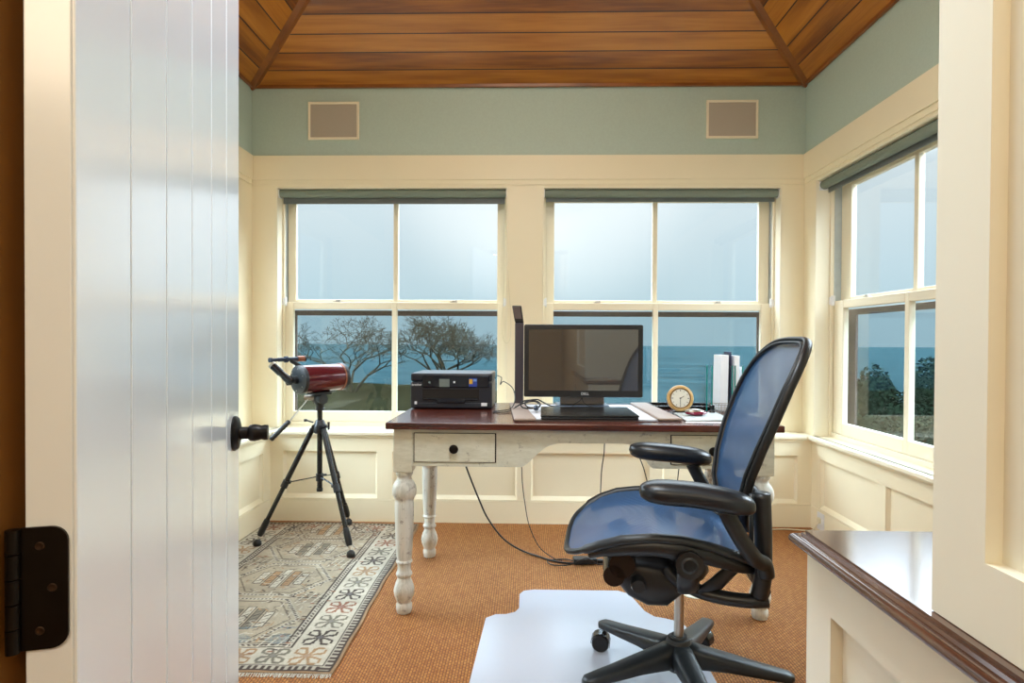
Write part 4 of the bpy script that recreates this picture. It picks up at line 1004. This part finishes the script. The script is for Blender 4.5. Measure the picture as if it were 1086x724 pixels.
# back
zp = [.52, .56, .62, .70, .78, .86, .94, 1.02, 1.07]; up_ = [-.172, -.158, -.155, -.172, -.200, -.232, -.264, -.300, -.325]
uback = lambda z: interp(z, zp, up_)
bo = [(0, 1.066), (.10, 1.064), (.165, 1.050), (.215, 1.015), (.240, .965), (.248, .90), (.243, .82), (.225, .74), (.205, .67), (.188, .61), (.165, .562), (.11, .535)]
bout = bo + [(0, .528)] + [(-a, b) for a, b in bo[::-1][:-1]]
bc = [(p.x, p.y) for p in catmull([(a, b, 0) for a, b in bout], 6, closed=True)]
bfw = lambda v: .030*(v/.25)**2
bring = [(uback(z_)+bfw(v), v, z_) for v, z_ in bc]
bhw = lambda z_: interp(z_, [.528, .535, .562, .61, .67, .74, .82, .90, .965, 1.015, 1.050, 1.062, 1.066], [.0, .11, .165, .188, .205, .225, .243, .248, .240, .215, .165, .11, .0])
def backfn(s, t):
    z_ = .529+.536*t; w = max(bhw(z_), .002)-.003; v = (s*2-1)*w
    return (uback(z_)+bfw(v)-.006*(1-(v/w)**2), v, z_)
km().grid(backfn, 26, 48).build('back_mesh', M['mesh'], chr_, smooth='all')
km().tube([(a-.004, b, c) for a, b, c in bring], .0075, 10, closed=True, up=(1, 0, .3), asp=1.6).build('back_frame', M['black_plastic'], chr_, smooth='all')
km().tube([(a+.010, b*.965, c*.965+.028) for a, b, c in bring], .005, 8, closed=True, up=(1,0,.3)).build('mesh_bead', M['graphite'], chr_, smooth='all')
# uprights, swing arms
for s in (-1, 1):
    P = [(-.178, s*.225, .665), (-.182, s*.222, .60), (-.186, s*.215, .52), (-.188, s*.205, .44), (-.182, s*.195, .385)]
    up1 = km().tube(catmull(P, 4), .024, 10, up=(1,0,0), asp=.95).build('upright', M['black_plastic'], chr_, smooth='all')
    km().tube([(-.150, s*.235, .665), (-.152, s*.232, .52)], .006, 8).build('height_track', M['graphite'], up1, smooth='all')
    P = [(-.205, s*.19, .372), (-.14, s*.185, .366), (-.05, s*.165, .370), (.02, s*.14, .392), (.05, s*.12, .42)]
    km().tube(catmull(P, 5), .021, 10, up=(0,0,1), asp=.9).build('swing_arm', M['black_plastic'], chr_, smooth='all')
    # pivot disc and link
    mb = km().lathe([(0, 0), (.033, 0), (.035, .005), (.035, .020), (0, .020)], (.010, s*.268, .487), (0, s, 0), 28)
    dsc = mb.build('pivot_disc', M['black_plastic'], chr_, smooth=True)
    km().lathe([(.015, .0205), (.017, .023), (.022, .0205)], (.010, s*.268, .487), (0, s, 0), 24).build('disc_ring', M['graphite'], dsc, smooth=True)
    P = [(.012, s*.268, .49), (.010, s*.255, .44), (.004, s*.215, .40), (.0, s*.17, .385)]
    km().tube(catmull(P, 4), .030, 10, up=(0,1,0), asp=.45).build('link', M['black_plastic'], chr_, smooth='all')
    P = [(-.03, s*.175, .375), (-.075, s*.18, .405), (-.115, s*.185, .45), (-.13, s*.19, .49)]
    km().tube(P, [.012, .020, .018, .010], 10, up=(0,1,0), asp=.5).build('rear_link', M['black_plastic'], chr_, smooth='all')
    # arm stalk
    P = [(-.075, s*.285, .635), (-.095, s*.285, .595), (-.125, s*.278, .545), (-.155, s*.262, .505), (-.182, s*.24, .485), (-.192, s*.226, .45)]
    km().tube(catmull(P, 5), [.016]*0 or .021, 12, up=(0,1,0), asp=.8).build('arm_stalk', M['black_plastic'], chr_, smooth='all')
    # arm pad: kidney shaped loft
    L_ = 14; rs = []; mb = km()
    for i in range(L_+1):
        t = i/L_; u = .140-.285*t; wy = .050*(1-(abs(2*t-1))**5)**.5+.004; hz_ = .0285*(1-(abs(2*t-1))**6)**.5+.002
        zc_ = .674-.012*t-.030*max(0, t-.45)**1.3+.002; yc = s*(.300-.012*math.cos(PI*(t-.4)))
        if i in (0, L_): wy, hz_ = .022, .014
        rs.append([(u, yc+wy*math.copysign(abs(math.cos(a))**.8, math.cos(a)), zc_+hz_*math.copysign(abs(math.sin(a))**.8, math.sin(a))) for a in [2*PI*k/20 for k in range(20)]])
    mb.rings(rs).build('arm_pad', M['arm'], chr_, smooth='all', sub=1)
# lumbar bar at the back
km().tube(catmull([(-.172, -.20, .60), (-.205, -.10, .61), (-.213, 0, .612), (-.205, .10, .61), (-.172, .20, .60)], 4), .014, 8, up=(0,0,1), asp=1.6).build('lumbar_bar', M['black_plastic'], chr_, smooth='all')
km().tube(catmull([(-.19, -.20, .40), (-.205, -.1, .385), (-.208, 0, .38), (-.205, .1, .385), (-.19, .2, .40)], 4), .020, 8, up=(0,0,1)).build('rear_cross_bar', M['black_plastic'], chr_, smooth='all')
# tilt mechanism
mb = km(); rs = []
for u, zc_, hh_, ww in ((.200, .400, .020, .080), (.19, .395, .045, .11), (.155, .380, .068, .125), (.10, .367, .080, .13), (.045, .364, .074, .13), (-.01, .388, .048, .12), (-.055, .402, .032, .10), (-.075, .395, .012, .06)):
    rs.append([(u, ww*math.copysign(abs(math.cos(a))**.6, math.cos(a)), zc_+hh_*math.copysign(abs(math.sin(a))**.6, math.sin(a))) for a in [2*PI*k/20 for k in range(20)]])
mb.rings(rs); tm = mb.build('tilt_housing', M['black_plastic'], chr_, smooth='all')
mb = km()
for k, (u, z_, r_) in enumerate(((.176, .432, .036), (.198, .402, .030))): mb.cyl((u, -.165, z_), (u, .165, z_), r_, 20)
mb.build('tension_barrel', M['black_satin'], tm, smooth=True)
mb = km()
for y in (-.14, -.10, .10, .125, .15): mb.lathe([(.0385, -.004), (.040, 0), (.0385, .004)], (.176, y, .432), (0, 1, 0), 20)
mb.build('barrel_ribs', M['graphite'], tm, smooth=True)
km().lathe([(0, 0), (.020, 0), (.022, .03), (.018, .045), (0, .045)], (.13, .118, .375), (0, 1, 0), 18).build('tilt_knob', M['graphite'], tm, smooth=True)
# gas column and star base
km().lathe([(0, .12), (.0145, .12), (.0145, .245), (.0145, .30), (0, .30)], (0,0,0), (0,0,1), 24).build('gas_column', M['chrome'], chr_, smooth=True)
bs = km().lathe([(0, .070), (.034, .070), (.044, .085), (.046, .120), (.040, .140), (.036, .158), (.033, .165), (.026, .167), (.024, .172), (.0, .172)], (0,0,0), (0,0,1), 32).build('base_hub', M['graphite'], chr_, smooth=True)
for k in range(5):
    wa = math.radians(58+72*k) - math.radians(173); d = Vector((math.cos(wa), math.sin(wa), 0)); s_ = Vector((-d.y, d.x, 0))
    rs = []
    for rr, zt_, zb_, w0 in ((.02, .158, .078, .034), (.06, .146, .082, .034), (.14, .132, .086, .031), (.22, .118, .082, .027), (.285, .108, .080, .024), (.310, .104, .078, .022), (.322, .098, .082, .010)):
        zc_, h_ = (zt_+zb_)/2, (zt_-zb_)/2
        rs.append([d*rr+s_*(w0*math.copysign(abs(math.cos(a))**.6, math.cos(a)))+Vector((0,0,zc_+h_*math.copysign(abs(math.sin(a))**.6, math.sin(a)))) for a in [2*PI*q/16 for q in range(16)]])
    lg = km().rings(rs).build('base_leg', M['graphite'], chr_, smooth='all')
    ang = [1.0, 1.50, 1.2, .6, 2.0][k]; cd = Vector((math.cos(ang), math.sin(ang), 0)); wp = d*.300-Vector((cd.y*-1, cd.x, 0))*.014+Vector((0,0,.0327))
    mb = km(); 
    for e in (-1, 1): mb.lathe([(0, 0), (.0255, 0), (.029, .003), (.029, .015), (.0255, .019), (0, .019)], wp+cd*e*.004, cd*e, 24)
    cs_ = mb.build('caster', M['black_plastic'], lg, smooth=True)
    mb = km().lathe([(0, 0), (.007, 0), (.007, .032), (0, .032)], (d*.300).to_tuple()[:2]+(.055,), (0,0,1), 12)
    rs = []
    o2 = Vector((-cd.y, cd.x, 0))
    for i in range(9):
        a = math.radians(-20+25*i); c0 = wp+o2*math.cos(a)*.031+Vector((0,0,math.sin(a)*.031)); c1 = wp+o2*math.cos(a)*.033+Vector((0,0,math.sin(a)*.033))
        rs.append([c0-cd*.021, c0+cd*.021, c1+cd*.021, c1-cd*.021])
    mb.rings(rs); mb.build('caster_hood', M['black_satin'], lg, smooth=True)

# ------------------------------------------------------------------ outside
MB().box(-9000, 9000, 60, 3600, -31, -30).build('sea', M['sea'])
sea_o = bpy.data.objects['sea']; sea_o['kind'] = 'structure'
gz = -1.0
def gzf(x, y): return gz - .35*max(0, (x+2)/10) + .12*math.sin(x*.7)*math.sin(y*.5)
def cliff(x): return 27 - 7*(1/(1+math.exp(-(x+.5)/.8))) + .5*math.sin(x*1.3)
mb = MB()
def gfn(s, t):
    x = -40+90*s; c = cliff(x) if x < 6 else 22+(x-6)*.1
    y = 4.2+(c-4.2)*min(1, t/.85)
    z = gzf(x, y) if t <= .85 else gzf(x, c)-30*((t-.85)/.15)
    return (x, y+(max(0, t-.85))*20, z)
mb.grid(gfn, 90, 40)
g = mb.build('ground', M['lawn'], kind='structure', smooth='all')
tagk = g
def tree(name, x, y, z0, H, R_, seed, label, stems=4):
    """many-stemmed wind-clipped tree: every twig stays inside a dome of height H and radius R_"""
    rng = random.Random(seed); mb = MB()
    def inside(p): return ((p.x-x)/R_)**2+((p.y-y)/(R_*.8))**2+((p.z-z0-H*.45)/(H*.56))**2 < 1
    def grow(p, d, L, r, lev):
        pts = [p]; q = p; dd = d.copy()
        for i in range(3):
            dd = (dd+Vector((rng.uniform(-.2, .2), rng.uniform(-.2, .2), rng.uniform(-.08, .16)))).normalized(); q = q+dd*L/3; pts.append(q)
        mb.tube(pts, [r, r*.88, r*.78, r*.68], 5 if lev < 3 else 3)
        if lev >= 9 or not inside(q): return
        k = 2 if lev < 2 else rng.choice((2, 2, 3))
        for j in range(k):
            a = pts[3] if j < 2 else pts[rng.choice((1, 2))]
            e = Vector((rng.uniform(-1, 1), rng.uniform(-1, 1), rng.uniform(-.6, .5))).normalized()
            nd = (dd*.8+e*.85).normalized()
            if lev < 5 and nd.z < .12: nd.z = .12+rng.uniform(0, .3); nd.normalize()
            grow(a, nd, L*rng.uniform(.72, .86), max(r*.66, .0065), lev+1)
    for s in range(stems):
        a = 2*PI*s/stems+rng.uniform(-.4, .4); w = rng.uniform(.35, .75)
        d = Vector((math.cos(a)*w, math.sin(a)*w*.6, 1)).normalized()
        grow(Vector((x+.15*math.cos(a), y+.15*math.sin(a), z0-.05)), d, H*.25, H*.018, 1)
    return tag(mb.build(name, M['bark']), label, 'tree', 'bare winter trees beyond the lawn')
tree('bare_tree', -7.1, 24.0, gzf(-7.1, 24), 3.7, 2.2, 21, 'bare branching tree seen through the left pane above the telescope', 4)
tree('bare_tree', -3.4, 24.2, gzf(-3.2, 24), 3.6, 2.3, 8, 'bare spreading tree seen through the pane above the printer', 6)
def bush(x, y, z0, rx, ry, rz, seed, label, n=2600):
    rng = random.Random(seed); mb = MB()
    for b in range(11):
        cx, cy, cz = x+rng.uniform(-.6, .6)*rx, y+rng.uniform(-.6, .6)*ry, z0+rz*rng.uniform(.15, .95)
        rr = rng.uniform(.35, .55)
        for i in range(n//11):
            d = Vector((rng.gauss(0, 1), rng.gauss(0, 1), rng.gauss(0, 1))).normalized(); q = Vector((cx+d.x*rx*rr, cy+d.y*ry*rr, cz+d.z*rz*.45*rng.uniform(.5, 1)))
            e = Vector((rng.gauss(0, 1), rng.gauss(0, 1), rng.gauss(0, 1))).normalized(); g_ = d.cross(e).normalized(); e = g_.cross(d)+d*.5; s = rng.uniform(.035, .07)
            mb.add([q-e*s, q+g_*s*.6, q+e*s, q-g_*s*.6], [(0,1,2,3)])
    mb.build('foliage', M['evergreen'], None)
    o = bpy.data.objects['foliage']; o.name = 'evergreen_bush'
    MB().tube([(x, y, z0-.2), (x+.05, y, z0+rz*.7)], .07, 6).build('trunk', M['bark'], o)
    return tag(o, label, 'bush', 'evergreens outside the right window')
bush(7.9, 12.8, -1.7, .95, 1.0, 1.9, 1, 'tall dark evergreen bush outside the right window far pane', 16000)
bush(9.6, 13.6, -1.8, 1.2, 1.2, 1.35, 2, 'lower dark evergreen bush outside the right window near pane', 16000)
bush(6.9, 11.6, -1.8, .8, .8, 1.2, 3, 'small dark evergreen bush low before the taller evergreens', 9000)
